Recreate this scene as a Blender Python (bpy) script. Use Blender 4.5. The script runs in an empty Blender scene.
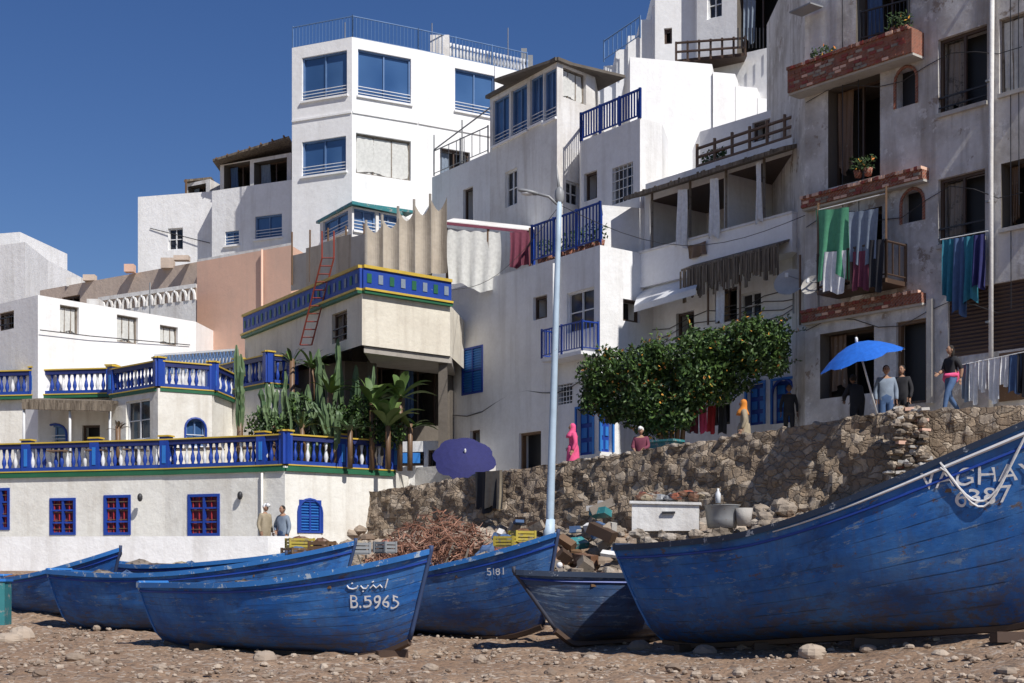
import bpy, math, random
from mathutils import Vector, Matrix, noise
random.seed(7)
R=random.random
def rr(a,b): return a+(b-a)*random.random()
scene=bpy.context.scene
F=1422.0; HV=580.0; CZ=1.6
# ------------------------------------------------------------------ survey helpers
def W(u,d): return Vector(((u-512)*d/F,d))
def Zv(v,d): return CZ+(HV-v)*d/F
def P3(u,v,d): return Vector(((u-512)*d/F,d,Zv(v,d)))
def su(A,B,u):
    k=(u-512)/F; L=(B-A).length; e=(B-A)/L
    return (k*A.y-A.x)/(e.x-k*e.y)
def makeQ(A,B):
    e=(B-A).normalized(); n=Vector((e.y,-e.x))
    def Q(u,v,off=0,z=None):
        A2=A+n*off; B2=B+n*off; p=A2+e*su(A2,B2,u)
        return Vector((p.x,p.y,Zv(v,p.y) if z is None else z))
    return Q
def smooth(a,b,x):
    t=max(0,min(1,(x-a)/(b-a))); return t*t*(3-2*t)
# ------------------------------------------------------------------ materials
M={}
def newmat(key):
    m=bpy.data.materials.new(key); m.use_nodes=True; nt=m.node_tree
    b=nt.nodes['Principled BSDF']; M[key]=m
    return m,nt,b
def rgba(c): return (c[0],c[1],c[2],1)
def N(nt,t,**k):
    n=nt.nodes.new(t)
    for a,v in k.items(): setattr(n,a,v)
    return n
def noise_node(nt,vec,scale,detail=6,rough=.6,sc=None):
    n=N(nt,'ShaderNodeTexNoise'); n.inputs['Scale'].default_value=scale; n.inputs['Detail'].default_value=detail; n.inputs['Roughness'].default_value=rough
    if sc:
        mp=N(nt,'ShaderNodeMapping'); mp.inputs['Scale'].default_value=sc; nt.links.new(vec,mp.inputs['Vector']); vec=mp.outputs[0]
    nt.links.new(vec,n.inputs['Vector']); return n.outputs['Fac']
def ramp(nt,fac,a,b,ca=(0,0,0),cb=(1,1,1)):
    r=N(nt,'ShaderNodeValToRGB'); r.color_ramp.elements[0].position=a; r.color_ramp.elements[1].position=b
    r.color_ramp.elements[0].color=rgba(ca); r.color_ramp.elements[1].color=rgba(cb)
    nt.links.new(fac,r.inputs['Fac']); return r.outputs['Color']
def mix(nt,fac,a,b,mode='MIX'):
    m=N(nt,'ShaderNodeMixRGB',blend_type=mode)
    for sock,v in ((m.inputs['Fac'],fac),(m.inputs['Color1'],a),(m.inputs['Color2'],b)):
        if isinstance(v,(int,float)): sock.default_value=v
        elif isinstance(v,tuple): sock.default_value=rgba(v)
        else: nt.links.new(v,sock)
    return m.outputs['Color']
def mul(nt,a,b):
    m=N(nt,'ShaderNodeMath',operation='MULTIPLY'); 
    for s,v in ((m.inputs[0],a),(m.inputs[1],b)):
        if isinstance(v,(int,float)): s.default_value=v
        else: nt.links.new(v,s)
    return m.outputs[0]
def bump(nt,b,h,strength=.4,dist=.03):
    n=N(nt,'ShaderNodeBump'); n.inputs['Strength'].default_value=strength; n.inputs['Distance'].default_value=dist
    nt.links.new(h,n.inputs['Height']); nt.links.new(n.outputs[0],b.inputs['Normal'])
def plaster(key,col,dirt=(.35,.31,.26),amt=.5,streak=.5,bs=.5,patch=None,patchth=.62,rough=.9):
    m,nt,b=newmat(key); tc=N(nt,'ShaderNodeTexCoord').outputs['Object']
    n1=noise_node(nt,tc,.55,8,.65); n2=noise_node(nt,tc,1.6,6,.6,(1.6,1.6,.14)); n3=noise_node(nt,tc,7,6,.7)
    c=mix(nt,mul(nt,ramp(nt,n1,.46,.70),amt),col,dirt)
    c=mix(nt,mul(nt,ramp(nt,n2,.5,.72),streak),c,dirt)
    if patch:
        n4=noise_node(nt,tc,.8,9,.72)
        c=mix(nt,ramp(nt,n4,patchth,patchth+.03),c,patch)
        n6=noise_node(nt,tc,1.9,9,.72); c=mix(nt,mul(nt,ramp(nt,n6,.57,.6),.45),c,(.86,.85,.83))
    c=mix(nt,mul(nt,ramp(nt,n3,.35,.8),.18),c,(dirt[0]*.8,dirt[1]*.8,dirt[2]*.8))
    nt.links.new(c,b.inputs['Base Color']); b.inputs['Roughness'].default_value=rough
    n5=noise_node(nt,tc,3,10,.7); bump(nt,b,n5,bs,.06)
    return m
def paint(key,col,under=None,chip=.62,rough=.5,var=.25,scale=5,bs=.15):
    m,nt,b=newmat(key); tc=N(nt,'ShaderNodeTexCoord').outputs['Object']
    n1=noise_node(nt,tc,scale*.3,6,.6)
    c=mix(nt,mul(nt,ramp(nt,n1,.35,.7),var*2),col,tuple(x*.55 for x in col))
    if under:
        n2=noise_node(nt,tc,scale,10,.75); c=mix(nt,ramp(nt,n2,chip,chip+.03),c,under)
    nt.links.new(c,b.inputs['Base Color']); b.inputs['Roughness'].default_value=rough
    bump(nt,b,noise_node(nt,tc,scale*4,6,.6),bs,.02)
    return m
plaster('white_plaster',(.85,.85,.85),(.45,.42,.38),amt=.26,streak=.36)
plaster('white_clean',(.88,.88,.88),(.5,.47,.43),amt=.14,streak=.22,bs=.3)
plaster('white_old',(.78,.77,.75),(.36,.31,.26),amt=.45,streak=.5)
plaster('grey_old',(.67,.65,.63),(.27,.235,.20),amt=.75,streak=.75,bs=.9,patch=(.30,.25,.21),patchth=.59)
plaster('white_warm',(.82,.80,.74),(.42,.36,.28),amt=.35,streak=.4)
plaster('cream',(.74,.69,.58),(.38,.32,.25),amt=.3,streak=.4)
plaster('peach',(.74,.47,.35),(.50,.36,.29),amt=.35,streak=.3,bs=.2)
plaster('beige_pink',(.62,.50,.41),(.38,.31,.25),amt=.5,streak=.4)
plaster('concrete',(.38,.35,.31),(.2,.18,.15),amt=.5,streak=.5)
plaster('concrete_dark_and_shade',(.14,.12,.10),(.06,.05,.04),amt=.5,streak=.5)  # dark concrete; also painted shade in recesses and below the overhang
plaster('reed_panel',(.50,.44,.36),(.22,.18,.14),amt=.5,streak=1.0)
plaster('paving',(.38,.34,.29),(.22,.19,.16),amt=.5,streak=.1)
plaster('cinder',(.50,.48,.44),(.25,.22,.2),amt=.5,streak=.4)
paint('blue_trim',(.012,.055,.34),(.25,.3,.4),.66)
paint('blue_light',(.03,.20,.60),(.4,.42,.45),.66)
paint('blue_frame',(.12,.22,.42),None)
paint('navy',(.015,.025,.13),None)
paint('yellow_trim',(.62,.43,.06),(.4,.35,.2),.64)
paint('green_trim',(.02,.13,.06),None)
paint('teal',(.04,.22,.24),(.3,.3,.28),.56)
paint('red_rust',(.28,.05,.03),(.12,.06,.04),.6)
paint('white_paint',(.76,.77,.78),(.4,.36,.3),.64)
paint('pole_paint',(.46,.58,.70),(.3,.3,.3),.64)
paint('gunwale_worn',(.03,.17,.48),(.38,.45,.52),.57,scale=4)
paint('gunwale_dark',(.02,.035,.07),(.35,.38,.42),.59,scale=4)
paint('metal_grey',(.28,.29,.30),(.2,.12,.08),.62,rough=.45)
paint('black_metal',(.03,.03,.035),None)
paint('wood',(.17,.10,.055),(.26,.2,.14),.6)
paint('wood_grey',(.24,.20,.16),(.10,.08,.06),.55)
paint('wood_dark',(.075,.045,.03),(.15,.11,.08),.64)
paint('yellow_plastic',(.46,.36,.05),(.25,.2,.1),.55,rough=.6)
paint('green_plastic',(.03,.16,.10),None,rough=.5)
paint('blue_plastic',(.03,.1,.3),None,rough=.5)
paint('orange_net',(.34,.11,.06),(.06,.05,.05),.48)
paint('twig',(.16,.08,.045),(.25,.15,.1),.55)
paint('dark_room',(.018,.018,.02),None)  # near-black backing that paints in unlit interiors behind openings
paint('hull_inside',(.28,.45,.50),(.3,.26,.2),.54)
for k,c in dict(skin=(.40,.23,.15),skin_dark=(.2,.1,.06),hair=(.02,.015,.012),c_black=(.02,.02,.025),c_pink=(.80,.10,.25),c_orange=(.70,.24,.03),c_white=(.85,.85,.84),c_blue=(.04,.12,.32),c_teal=(.03,.20,.28),c_grey=(.22,.27,.34),c_green=(.10,.36,.20),c_red=(.42,.03,.04),c_denim=(.07,.13,.26),c_khaki=(.35,.29,.20),c_maroon=(.18,.04,.07),c_umbrella=(.008,.13,.58),c_navy=(.02,.022,.12),eye=(.01,.01,.01),lip=(.3,.08,.07),cloth_sheer=(.65,.65,.62),reg_white=(.8,.8,.8)).items():
    m,nt,b=newmat(k); tc=N(nt,'ShaderNodeTexCoord').outputs['Object']
    nt.links.new(mix(nt,mul(nt,ramp(nt,noise_node(nt,tc,9,4,.6),.35,.7),.5),c,tuple(x*.6 for x in c)),b.inputs['Base Color']); b.inputs['Roughness'].default_value=.85
    bump(nt,b,noise_node(nt,tc,14,4,.6),.25,.02)
m,nt,b=newmat('glass_painted_sky'); tc=N(nt,'ShaderNodeTexCoord').outputs['Object']  # blue sky reflection is painted into the glass base colour
nt.links.new(mix(nt,ramp(nt,noise_node(nt,tc,.5,2,.4),.3,.7),(.03,.08,.20),(.07,.15,.31)),b.inputs['Base Color']); b.inputs['Roughness'].default_value=.06; b.inputs['Specular IOR Level'].default_value=1.0
bump(nt,b,noise_node(nt,tc,.8,2,.4),.12,.05)
m,nt,b=newmat('glass_dark'); tc=N(nt,'ShaderNodeTexCoord').outputs['Object']
nt.links.new(mix(nt,ramp(nt,noise_node(nt,tc,1.3,3,.5),.4,.6),(.012,.012,.014),(.06,.06,.065)),b.inputs['Base Color']); b.inputs['Roughness'].default_value=.12
m,nt,b=newmat('thatch'); tc=N(nt,'ShaderNodeTexCoord').outputs['Object']
nn=noise_node(nt,tc,9,6,.7,(1.5,1.5,.12))
nt.links.new(mix(nt,ramp(nt,nn,.35,.65),(.07,.052,.037),(.28,.23,.175)),b.inputs['Base Color']); b.inputs['Roughness'].default_value=.95; bump(nt,b,nn,.9,.06)
m,nt,b=newmat('shutter_brown'); tc=N(nt,'ShaderNodeTexCoord').outputs['Object']
wv=N(nt,'ShaderNodeTexWave',bands_direction='Z'); wv.inputs['Scale'].default_value=3.2; nt.links.new(tc,wv.inputs['Vector'])
nt.links.new(mix(nt,mul(nt,wv.outputs['Fac'],.6),(.06,.032,.022),(.13,.075,.05)),b.inputs['Base Color']); bump(nt,b,wv.outputs['Fac'],.8,.05)
m,nt,b=newmat('red_brick'); tc=N(nt,'ShaderNodeTexCoord').outputs['Object']
mp=N(nt,'ShaderNodeMapping'); mp.inputs['Rotation'].default_value=(math.radians(90),0,math.radians(50)); nt.links.new(tc,mp.inputs[0])
br=N(nt,'ShaderNodeTexBrick'); br.inputs['Scale'].default_value=4.5; br.inputs['Color1'].default_value=(.34,.10,.055,1); br.inputs['Color2'].default_value=(.20,.055,.035,1); br.inputs['Mortar'].default_value=(.30,.23,.18,1); br.inputs['Mortar Size'].default_value=.025
nt.links.new(mp.outputs[0],br.inputs[0]); 
nt.links.new(mix(nt,mul(nt,ramp(nt,noise_node(nt,tc,3,8,.75),.4,.65),.6),br.outputs['Color'],(.15,.085,.06)),b.inputs['Base Color']); bump(nt,b,br.outputs['Fac'],-.6,.02); b.inputs['Roughness'].default_value=.95
def masonry(key,scale,c1,c2,c3,mort,sz=(1,1,1.35)):
    m,nt,b=newmat(key); tc=N(nt,'ShaderNodeTexCoord').outputs['Object']
    mp=N(nt,'ShaderNodeMapping'); mp.inputs['Scale'].default_value=sz; nt.links.new(tc,mp.inputs[0])
    dn=N(nt,'ShaderNodeTexNoise'); dn.inputs['Scale'].default_value=3.0; dn.inputs['Detail'].default_value=7; nt.links.new(mp.outputs[0],dn.inputs['Vector'])
    vec=mix(nt,.42,mp.outputs[0],dn.outputs['Color'],'ADD')
    v=N(nt,'ShaderNodeTexVoronoi'); v.inputs['Scale'].default_value=scale; nt.links.new(vec,v.inputs['Vector'])
    e=N(nt,'ShaderNodeTexVoronoi',feature='DISTANCE_TO_EDGE'); e.inputs['Scale'].default_value=scale; nt.links.new(vec,e.inputs['Vector'])
    sp=N(nt,'ShaderNodeSeparateColor'); nt.links.new(v.outputs['Color'],sp.inputs[0])
    c=mix(nt,sp.outputs[0],c1,c2); c=mix(nt,ramp(nt,sp.outputs[1],.62,.72),c,c3); c=mix(nt,mul(nt,ramp(nt,sp.outputs[2],.8,.85),.6),c,tuple(x*.35 for x in c2))
    c=mix(nt,mul(nt,ramp(nt,noise_node(nt,tc,9,8,.7),.35,.8),.5),c,tuple(x*.5 for x in c2))
    big=noise_node(nt,tc,.7,8,.7)
    ed=ramp(nt,e.outputs['Distance'],.0,.05)
    c=mix(nt,ed,mort,c); c=mix(nt,mul(nt,ramp(nt,big,.47,.6),.6),c,tuple(x*1.35 for x in mort))
    c=mix(nt,mul(nt,ramp(nt,noise_node(nt,tc,1.2,5,.6),.5,.75),.4),c,(.12,.09,.065))
    nt.links.new(c,b.inputs['Base Color']); b.inputs['Roughness'].default_value=.95
    h=mix(nt,.5,ramp(nt,e.outputs['Distance'],0,.12),noise_node(nt,tc,9,10,.78)); bump(nt,b,h,1.0,.08)
masonry('sea_stone',3.7,(.38,.29,.20),(.27,.20,.14),(.52,.43,.33),(.24,.185,.135))
masonry('rock',1.2,(.38,.32,.26),(.27,.22,.17),(.45,.40,.34),(.3,.25,.2),(1,1,1))
m,nt,b=newmat('beach_pebbles'); tc=N(nt,'ShaderNodeTexCoord').outputs['Object']
c=mix(nt,ramp(nt,noise_node(nt,tc,.35,6,.6),.4,.65),(.265,.17,.108),(.35,.24,.158))
c=mix(nt,mul(nt,ramp(nt,noise_node(nt,tc,2.5,9,.75),.45,.62),.65),c,(.17,.11,.07))
v=N(nt,'ShaderNodeTexVoronoi'); v.inputs['Scale'].default_value=13; nt.links.new(tc,v.inputs['Vector'])
sp=N(nt,'ShaderNodeSeparateColor'); nt.links.new(v.outputs['Color'],sp.inputs[0])
c=mix(nt,mul(nt,ramp(nt,sp.outputs[0],.84,.86),.65),c,(.44,.37,.30)); c=mix(nt,mul(nt,ramp(nt,sp.outputs[1],.84,.88),.7),c,(.11,.08,.06))
nt.links.new(c,b.inputs['Base Color']); b.inputs['Roughness'].default_value=.97
bump(nt,b,mix(nt,.4,noise_node(nt,tc,9,9,.78),ramp(nt,v.outputs['Distance'],0,.6,(1,1,1),(0,0,0))),.85,.05)
def leafmat(key,c1,c2,rough=.6):
    m,nt,b=newmat(key); oi=N(nt,'ShaderNodeNewGeometry')
    nt.links.new(mix(nt,oi.outputs['Random Per Island'],c1,c2),b.inputs['Base Color']); b.inputs['Roughness'].default_value=rough
leafmat('leaf',(.03,.075,.014),(.09,.16,.03)); leafmat('leaf_dark',(.014,.034,.008),(.035,.07,.016))
leafmat('blossom',(.75,.42,.06),(.55,.17,.04)); leafmat('cactus_green',(.05,.10,.04),(.12,.18,.08)); leafmat('banana_green',(.045,.10,.02),(.15,.21,.06))
leafmat('stones',(.17,.12,.085),(.46,.38,.30),.95); leafmat('twigs',(.10,.045,.03),(.34,.16,.10))
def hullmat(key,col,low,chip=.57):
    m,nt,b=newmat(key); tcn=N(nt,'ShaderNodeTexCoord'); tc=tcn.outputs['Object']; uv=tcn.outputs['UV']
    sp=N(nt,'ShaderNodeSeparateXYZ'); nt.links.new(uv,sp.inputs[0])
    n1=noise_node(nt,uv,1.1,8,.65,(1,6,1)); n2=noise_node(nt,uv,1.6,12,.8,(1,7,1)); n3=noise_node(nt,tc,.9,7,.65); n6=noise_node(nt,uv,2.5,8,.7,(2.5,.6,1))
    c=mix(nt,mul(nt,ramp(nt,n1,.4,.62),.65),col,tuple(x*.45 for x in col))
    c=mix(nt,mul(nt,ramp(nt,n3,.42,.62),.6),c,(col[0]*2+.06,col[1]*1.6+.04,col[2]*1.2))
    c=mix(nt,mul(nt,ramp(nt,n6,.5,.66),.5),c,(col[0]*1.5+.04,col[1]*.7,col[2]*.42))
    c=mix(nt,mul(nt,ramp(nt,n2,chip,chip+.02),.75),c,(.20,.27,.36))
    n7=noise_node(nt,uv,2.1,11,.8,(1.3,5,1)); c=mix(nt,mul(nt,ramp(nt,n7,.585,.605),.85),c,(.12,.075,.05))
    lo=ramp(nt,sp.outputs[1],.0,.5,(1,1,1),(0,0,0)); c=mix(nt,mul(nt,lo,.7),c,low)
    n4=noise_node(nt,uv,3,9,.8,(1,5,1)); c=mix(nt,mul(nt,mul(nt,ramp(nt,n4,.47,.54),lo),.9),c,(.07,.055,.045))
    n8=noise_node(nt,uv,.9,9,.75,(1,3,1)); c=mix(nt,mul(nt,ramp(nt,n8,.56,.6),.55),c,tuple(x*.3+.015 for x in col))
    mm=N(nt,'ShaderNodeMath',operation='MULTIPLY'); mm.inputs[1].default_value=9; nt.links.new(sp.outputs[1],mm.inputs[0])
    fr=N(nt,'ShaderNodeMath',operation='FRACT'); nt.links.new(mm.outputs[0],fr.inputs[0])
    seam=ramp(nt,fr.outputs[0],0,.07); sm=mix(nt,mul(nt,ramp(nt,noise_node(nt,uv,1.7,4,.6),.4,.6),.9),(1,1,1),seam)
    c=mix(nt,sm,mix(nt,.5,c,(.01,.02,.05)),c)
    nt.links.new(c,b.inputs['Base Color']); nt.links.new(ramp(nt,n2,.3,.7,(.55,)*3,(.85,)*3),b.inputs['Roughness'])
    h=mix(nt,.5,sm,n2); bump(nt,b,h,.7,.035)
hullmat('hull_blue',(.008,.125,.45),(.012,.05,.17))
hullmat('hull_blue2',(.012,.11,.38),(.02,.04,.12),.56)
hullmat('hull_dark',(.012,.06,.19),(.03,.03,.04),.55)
# ------------------------------------------------------------------ mesh building
class MB:
    def __init__(s): s.v=[];s.f=[];s.m=[];s.sm=[];s.uv=None
    def add(s,vs,fs,mat,sm=False):
        o=len(s.v); s.v+= [tuple(x) for x in vs]
        for f in fs: s.f.append([o+i for i in f]); s.m.append(mat); s.sm.append(sm)
    def quad(s,a,b,c,d,mat): s.add([a,b,c,d],[(0,1,2,3)],mat)
    def hexa(s,o,ex,ey,ez,mat):
        o=Vector(o);v=[o,o+ex,o+ex+ey,o+ey,o+ez,o+ex+ez,o+ex+ey+ez,o+ey+ez]
        s.add(v,[(3,2,1,0),(4,5,6,7),(0,1,5,4),(1,2,6,5),(2,3,7,6),(3,0,4,7)],mat)
    def box(s,c,sz,mat,rz=0,tilt=None):
        m=Matrix.Rotation(rz,3,'Z')
        if tilt: m=m@Matrix.Rotation(tilt[0],3,'X')@Matrix.Rotation(tilt[1],3,'Y')
        ex,ey,ez=m@Vector((sz[0],0,0)),m@Vector((0,sz[1],0)),m@Vector((0,0,sz[2]))
        s.hexa(Vector(c)-ex/2-ey/2-ez/2,ex,ey,ez,mat)
    def tube(s,pts,rad,mat,n=6,cap=True):
        pts=[Vector(p) for p in pts]
        if not isinstance(rad,(list,tuple)): rad=[rad]*len(pts)
        vs=[];fs=[];ref=None
        for i,p in enumerate(pts):
            t=(pts[min(i+1,len(pts)-1)]-pts[max(i-1,0)]); 
            if t.length<1e-6: t=Vector((0,0,1))
            t.normalize()
            if ref is None: ref=Vector((1,0,0)) if abs(t.x)<.8 else Vector((0,1,0))
            a=(ref-t*ref.dot(t)).normalized(); bb=t.cross(a); ref=a
            for k in range(n):
                an=2*math.pi*k/n; vs.append(p+(a*math.cos(an)+bb*math.sin(an))*rad[i])
        for i in range(len(pts)-1):
            for k in range(n):
                k2=(k+1)%n; fs.append((i*n+k,i*n+k2,(i+1)*n+k2,(i+1)*n+k))
        if cap: fs.append(tuple(range(n))[::-1]); fs.append(tuple((len(pts)-1)*n+k for k in range(n)))
        s.add(vs,fs,mat,n>5)
    def lathe(s,c,prof,mat,n=8):
        s.tube([Vector(c)+Vector((0,0,z)) for r,z in prof],[r for r,z in prof],mat,n)
    def ell(s,c,r,mat,nu=10,nv=7,rot=None,jit=0,fn=None):
        vs=[];fs=[];c=Vector(c)
        for j in range(nv+1):
            th=math.pi*j/nv
            for i in range(nu):
                ph=2*math.pi*i/nu
                p=Vector((math.sin(th)*math.cos(ph),math.sin(th)*math.sin(ph),math.cos(th)))
                if jit: p*=1+rr(-jit,jit)
                p=Vector((p.x*r[0],p.y*r[1],p.z*r[2]))
                if fn: p=fn(p)
                if rot: p=rot@p
                vs.append(c+p)
        for j in range(nv):
            for i in range(nu): fs.append((j*nu+i,(j+1)*nu+i,(j+1)*nu+(i+1)%nu,j*nu+(i+1)%nu))
        s.add(vs,fs,mat,jit==0)
    def make(s,name):
        me=bpy.data.meshes.new(name); me.from_pydata(s.v,[],s.f)
        names=[];
        for k in s.m:
            if k not in names: names.append(k)
        for k in names: me.materials.append(M[k])
        ix={k:i for i,k in enumerate(names)}
        me.polygons.foreach_set('material_index',[ix[k] for k in s.m]); me.polygons.foreach_set('use_smooth',s.sm)
        if s.uv:
            l=me.uv_layers.new(name='UVMap')
            for lo in me.loops: l.data[lo.index].uv=s.uv.get(lo.vertex_index,(0,.9))
        me.validate(); me.update()
        o=bpy.data.objects.new(name,me); scene.collection.objects.link(o); return o
class Thing:
    def __init__(s,name): s.name=name; s.p={}
    def __call__(s,part):
        if part not in s.p: s.p[part]=MB()
        return s.p[part]
    def done(s):
        s.p={k:v for k,v in s.p.items() if v.v}
        if len(s.p)==1:
            return list(s.p.values())[0].make(s.name)
        allv=[v for b in s.p.values() for v in b.v]
        c=Vector((sum(v[0] for v in allv)/len(allv),sum(v[1] for v in allv)/len(allv),min(v[2] for v in allv)))
        e=bpy.data.objects.new(s.name,None); e.location=c; e.empty_display_size=.5; scene.collection.objects.link(e)
        for k,b in s.p.items():
            o=b.make(k); o.parent=e; o.matrix_parent_inverse=Matrix.Translation(-c)
        return e
UP=Vector((0,0,1))
def v3(p,z): return Vector((p.x,p.y,z))
# ------------------------------------------------------------------ walls with real openings
def wall(th,A,B,z0,z1,ops=(),mat='white_plaster'):
    L=(B-A).length; e=(B-A)/L; n=Vector((e.y,-e.x)); e3=Vector((e.x,e.y,0)); n3=Vector((n.x,n.y,0))
    def P(s,z,o=0): return Vector((A.x+e.x*s+n.x*o,A.y+e.y*s+n.y*o,z))
    rs=[]
    for op in ops:
        u0,v0,u1,v1,kind=op[:5]
        s0,s1=su(A,B,u0),su(A,B,u1); sm=(s0+s1)/2; d=A.y+e.y*sm
        rs.append((max(.03,s0),min(L-.03,s1),max(z0+.02,Zv(v1,d)),min(z1-.05,Zv(v0,d)),kind))
    S=sorted(set([0,L]+[r[0] for r in rs]+[r[1] for r in rs])); Z=sorted(set([z0,z1]+[r[2] for r in rs]+[r[3] for r in rs]))
    w=th('walls')
    for i in range(len(S)-1):
        for j in range(len(Z)-1):
            cs,cz=(S[i]+S[i+1])/2,(Z[j]+Z[j+1])/2
            if any(r[0]<cs<r[1] and r[2]<cz<r[3] for r in rs): continue
            w.quad(P(S[i],Z[j]),P(S[i+1],Z[j]),P(S[i+1],Z[j+1]),P(S[i],Z[j+1]),mat)
    for (a,b,c,d,kind) in rs:
        arch=kind.endswith('_arch'); k=kind.replace('_arch','')
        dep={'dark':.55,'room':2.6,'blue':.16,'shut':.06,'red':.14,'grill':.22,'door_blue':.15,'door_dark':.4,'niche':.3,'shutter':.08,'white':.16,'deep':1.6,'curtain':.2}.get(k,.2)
        rm=mat if k!='deep' else 'concrete_dark_and_shade'  # deep openings: recess shade painted as dark sides and near-black back
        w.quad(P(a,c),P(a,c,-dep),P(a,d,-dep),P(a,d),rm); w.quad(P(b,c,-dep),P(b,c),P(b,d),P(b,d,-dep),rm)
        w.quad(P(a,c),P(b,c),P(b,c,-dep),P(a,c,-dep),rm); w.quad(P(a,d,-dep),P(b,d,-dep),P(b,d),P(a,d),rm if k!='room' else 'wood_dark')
        back={'dark':'dark_room','room':mat,'blue':'glass_painted_sky','shut':'blue_light','red':'c_maroon','grill':'glass_dark','door_blue':'blue_trim','door_dark':'dark_room','niche':'dark_room','shutter':'shutter_brown','white':'glass_dark','deep':'dark_room','curtain':'cloth_sheer'}.get(k,'glass_dark')
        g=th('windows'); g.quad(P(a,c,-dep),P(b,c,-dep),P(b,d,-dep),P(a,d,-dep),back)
        ww,hh=b-a,d-c
        def bar(s0,z0_,s1,z1_,o0,o1,mm):
            g.hexa(P(s0,z0_,o0),e3*(s1-s0),n3*(o1-o0),UP*(z1_-z0_),mm)
        def frame(mm,t=.07,nv=1,nh=0,o0=-dep+.004,o1=-dep+.07):
            bar(a,c,a+t,d,o0,o1,mm); bar(b-t,c,b,d,o0,o1,mm); bar(a+t,c,b-t,c+t,o0,o1,mm); bar(a+t,d-t,b-t,d,o0,o1,mm)
            for q in range(nv):
                x=a+ww*(q+1)/(nv+1); bar(x-t*.4,c+t,x+t*.4,d-t,o0,o1-.015,mm)
            for q in range(nh):
                z=c+hh*(q+1)/(nh+1); bar(a+t,z-t*.3,b-t,z+t*.3,o0,o1-.03,mm)
        if k=='blue':
            frame('blue_frame',.07,1 if ww<3 else 2,0); bar(a-.06,c-.08,b+.06,c-.002,-.01,.09,'white_clean')
            for q in range(3): bar(a,c+.12+q*.13,b,c+.145+q*.13,-.07,-.045,'white_paint')
        elif k=='shut':
            frame('blue_trim',.07,1,1,-dep+.004,.03)
            for q in range(int(hh/.09)): bar(a+.08,c+.1+q*.09,b-.08,c+.13+q*.09,-dep+.004,-.01,'blue_light')
        elif k=='red':
            frame('blue_trim',.09,1,2,-.1,.03)
            for q in range(5): bar(a+ww*(q+.6)/5.2,c+.09,a+ww*(q+.6)/5.2+.03,d-.09,-.09,-.06,'c_red')
            for q in range(4): bar(a+.09,c+hh*(q+.7)/4.5,b-.09,c+hh*(q+.7)/4.5+.025,-.06,-.035,'wood')
        elif k=='white': frame('white_paint',.06,1,1)
        elif k=='curtain':
            frame('wood_grey',.06,2,0)
            cloth(g,P(a+.08,d-.08,-dep+.05),P(b-.08,d-.08,-dep+.05),hh-.2,'cloth_sheer',.03,7)
        elif k=='grill':
            frame('metal_grey',.05,1,0)
            for q in range(5): bar(a+ww*(q+.5)/5-.012,c,a+ww*(q+.5)/5+.012,d,-.06,-.035,'white_paint')
            for q in range(4): bar(a,c+hh*(q+.5)/4-.012,b,c+hh*(q+.5)/4+.012,-.034,-.012,'white_paint')
        elif k=='dark':
            frame('wood_dark',.08,1 if ww>.9 else 0,0,-.2,-.12)
            if ww>.9: 
                cloth(g,P(a+.1,d-.1,-.3),P(a+ww*.4,d-.1,-.3),hh*.85,random.choice(['c_grey','c_khaki','wood_grey']),.04,3)
                bar(a,c+.45,b,c+.49,-.06,-.02,'black_metal'); bar(a,c+.2,b,c+.23,-.06,-.02,'black_metal')
        elif k=='door_blue':
            for q in range(2):
                for r in range(3): bar(a+.08+q*ww*.48,c+.1+r*hh*.31,a+ww*.44+q*ww*.48,c+hh*.28+r*hh*.31,-dep+.004,-dep+.03,'blue_light')
            bar(a-.07,c,a,d+.07,-.02,.05,'blue_light'); bar(b,c,b+.07,d+.07,-.02,.05,'blue_light'); bar(a,d,b,d+.07,-.02,.05,'blue_light')
        elif k=='door_dark': frame('wood',.08,0,0,-.25,-.1)
        elif k=='deep' and ww>.8:
            frame('wood_dark',.07,1,0,-.5,-.42)
            cloth(g,P(a+.1,d-.05,-.35),P(a+ww*.35,d-.05,-.35),hh*.8,random.choice(['c_grey','c_denim','wood']),.05,3)
        if arch:
            r=min(ww/2,hh*.45); cx=(a+b)/2; zc=d-r
            for sgn in (-1,1):
                pts=[P(cx+sgn*ww/2,d),]+[P(cx+sgn*ww/2*math.cos(t*math.pi/2/6),zc+r*math.sin(t*math.pi/2/6)) for t in range(7)]
                fs=[(0,i,i+1) if sgn<0 else (0,i+1,i) for i in range(1,7)]
                w.add(pts,fs,mat)
            if k in('door_blue','shut','blue','niche'):
                mm='blue_trim' if k!='niche' else 'red_brick'
                arc=[P(cx+(ww/2+.03)*math.cos(t*math.pi/8),zc+(r+.03)*math.sin(t*math.pi/8),.012) for t in range(9)]
                g.tube([P(b+.03,c,.012)]+arc+[P(a-.03,c,.012)],.045,mm,5)
    return P
def block(th,chain,z0,z1,ops={},mat='white_plaster',depth=8,roof='concrete',mats={},back=None):
    pts=[W(u,d) if not isinstance(u,Vector) else u for u,d in chain]
    n=len(pts)
    r=pts[-1]+Vector((.9,depth)) if back is None else pts[-1]+Vector(back[1])
    l=pts[0]+Vector((0,depth)) if back is None else pts[0]+Vector(back[0])
    poly=pts+[r,l]
    for i in range(len(poly)):
        A,B=poly[i],poly[(i+1)%len(poly)]
        wall(th,A,B,z0,z1,ops.get(i,()) if i<n-1 else (),mats.get(i,mat))
    th('roof').add([v3(p,z1-.005) for p in poly],[tuple(range(len(poly)))],roof)
    return pts
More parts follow.
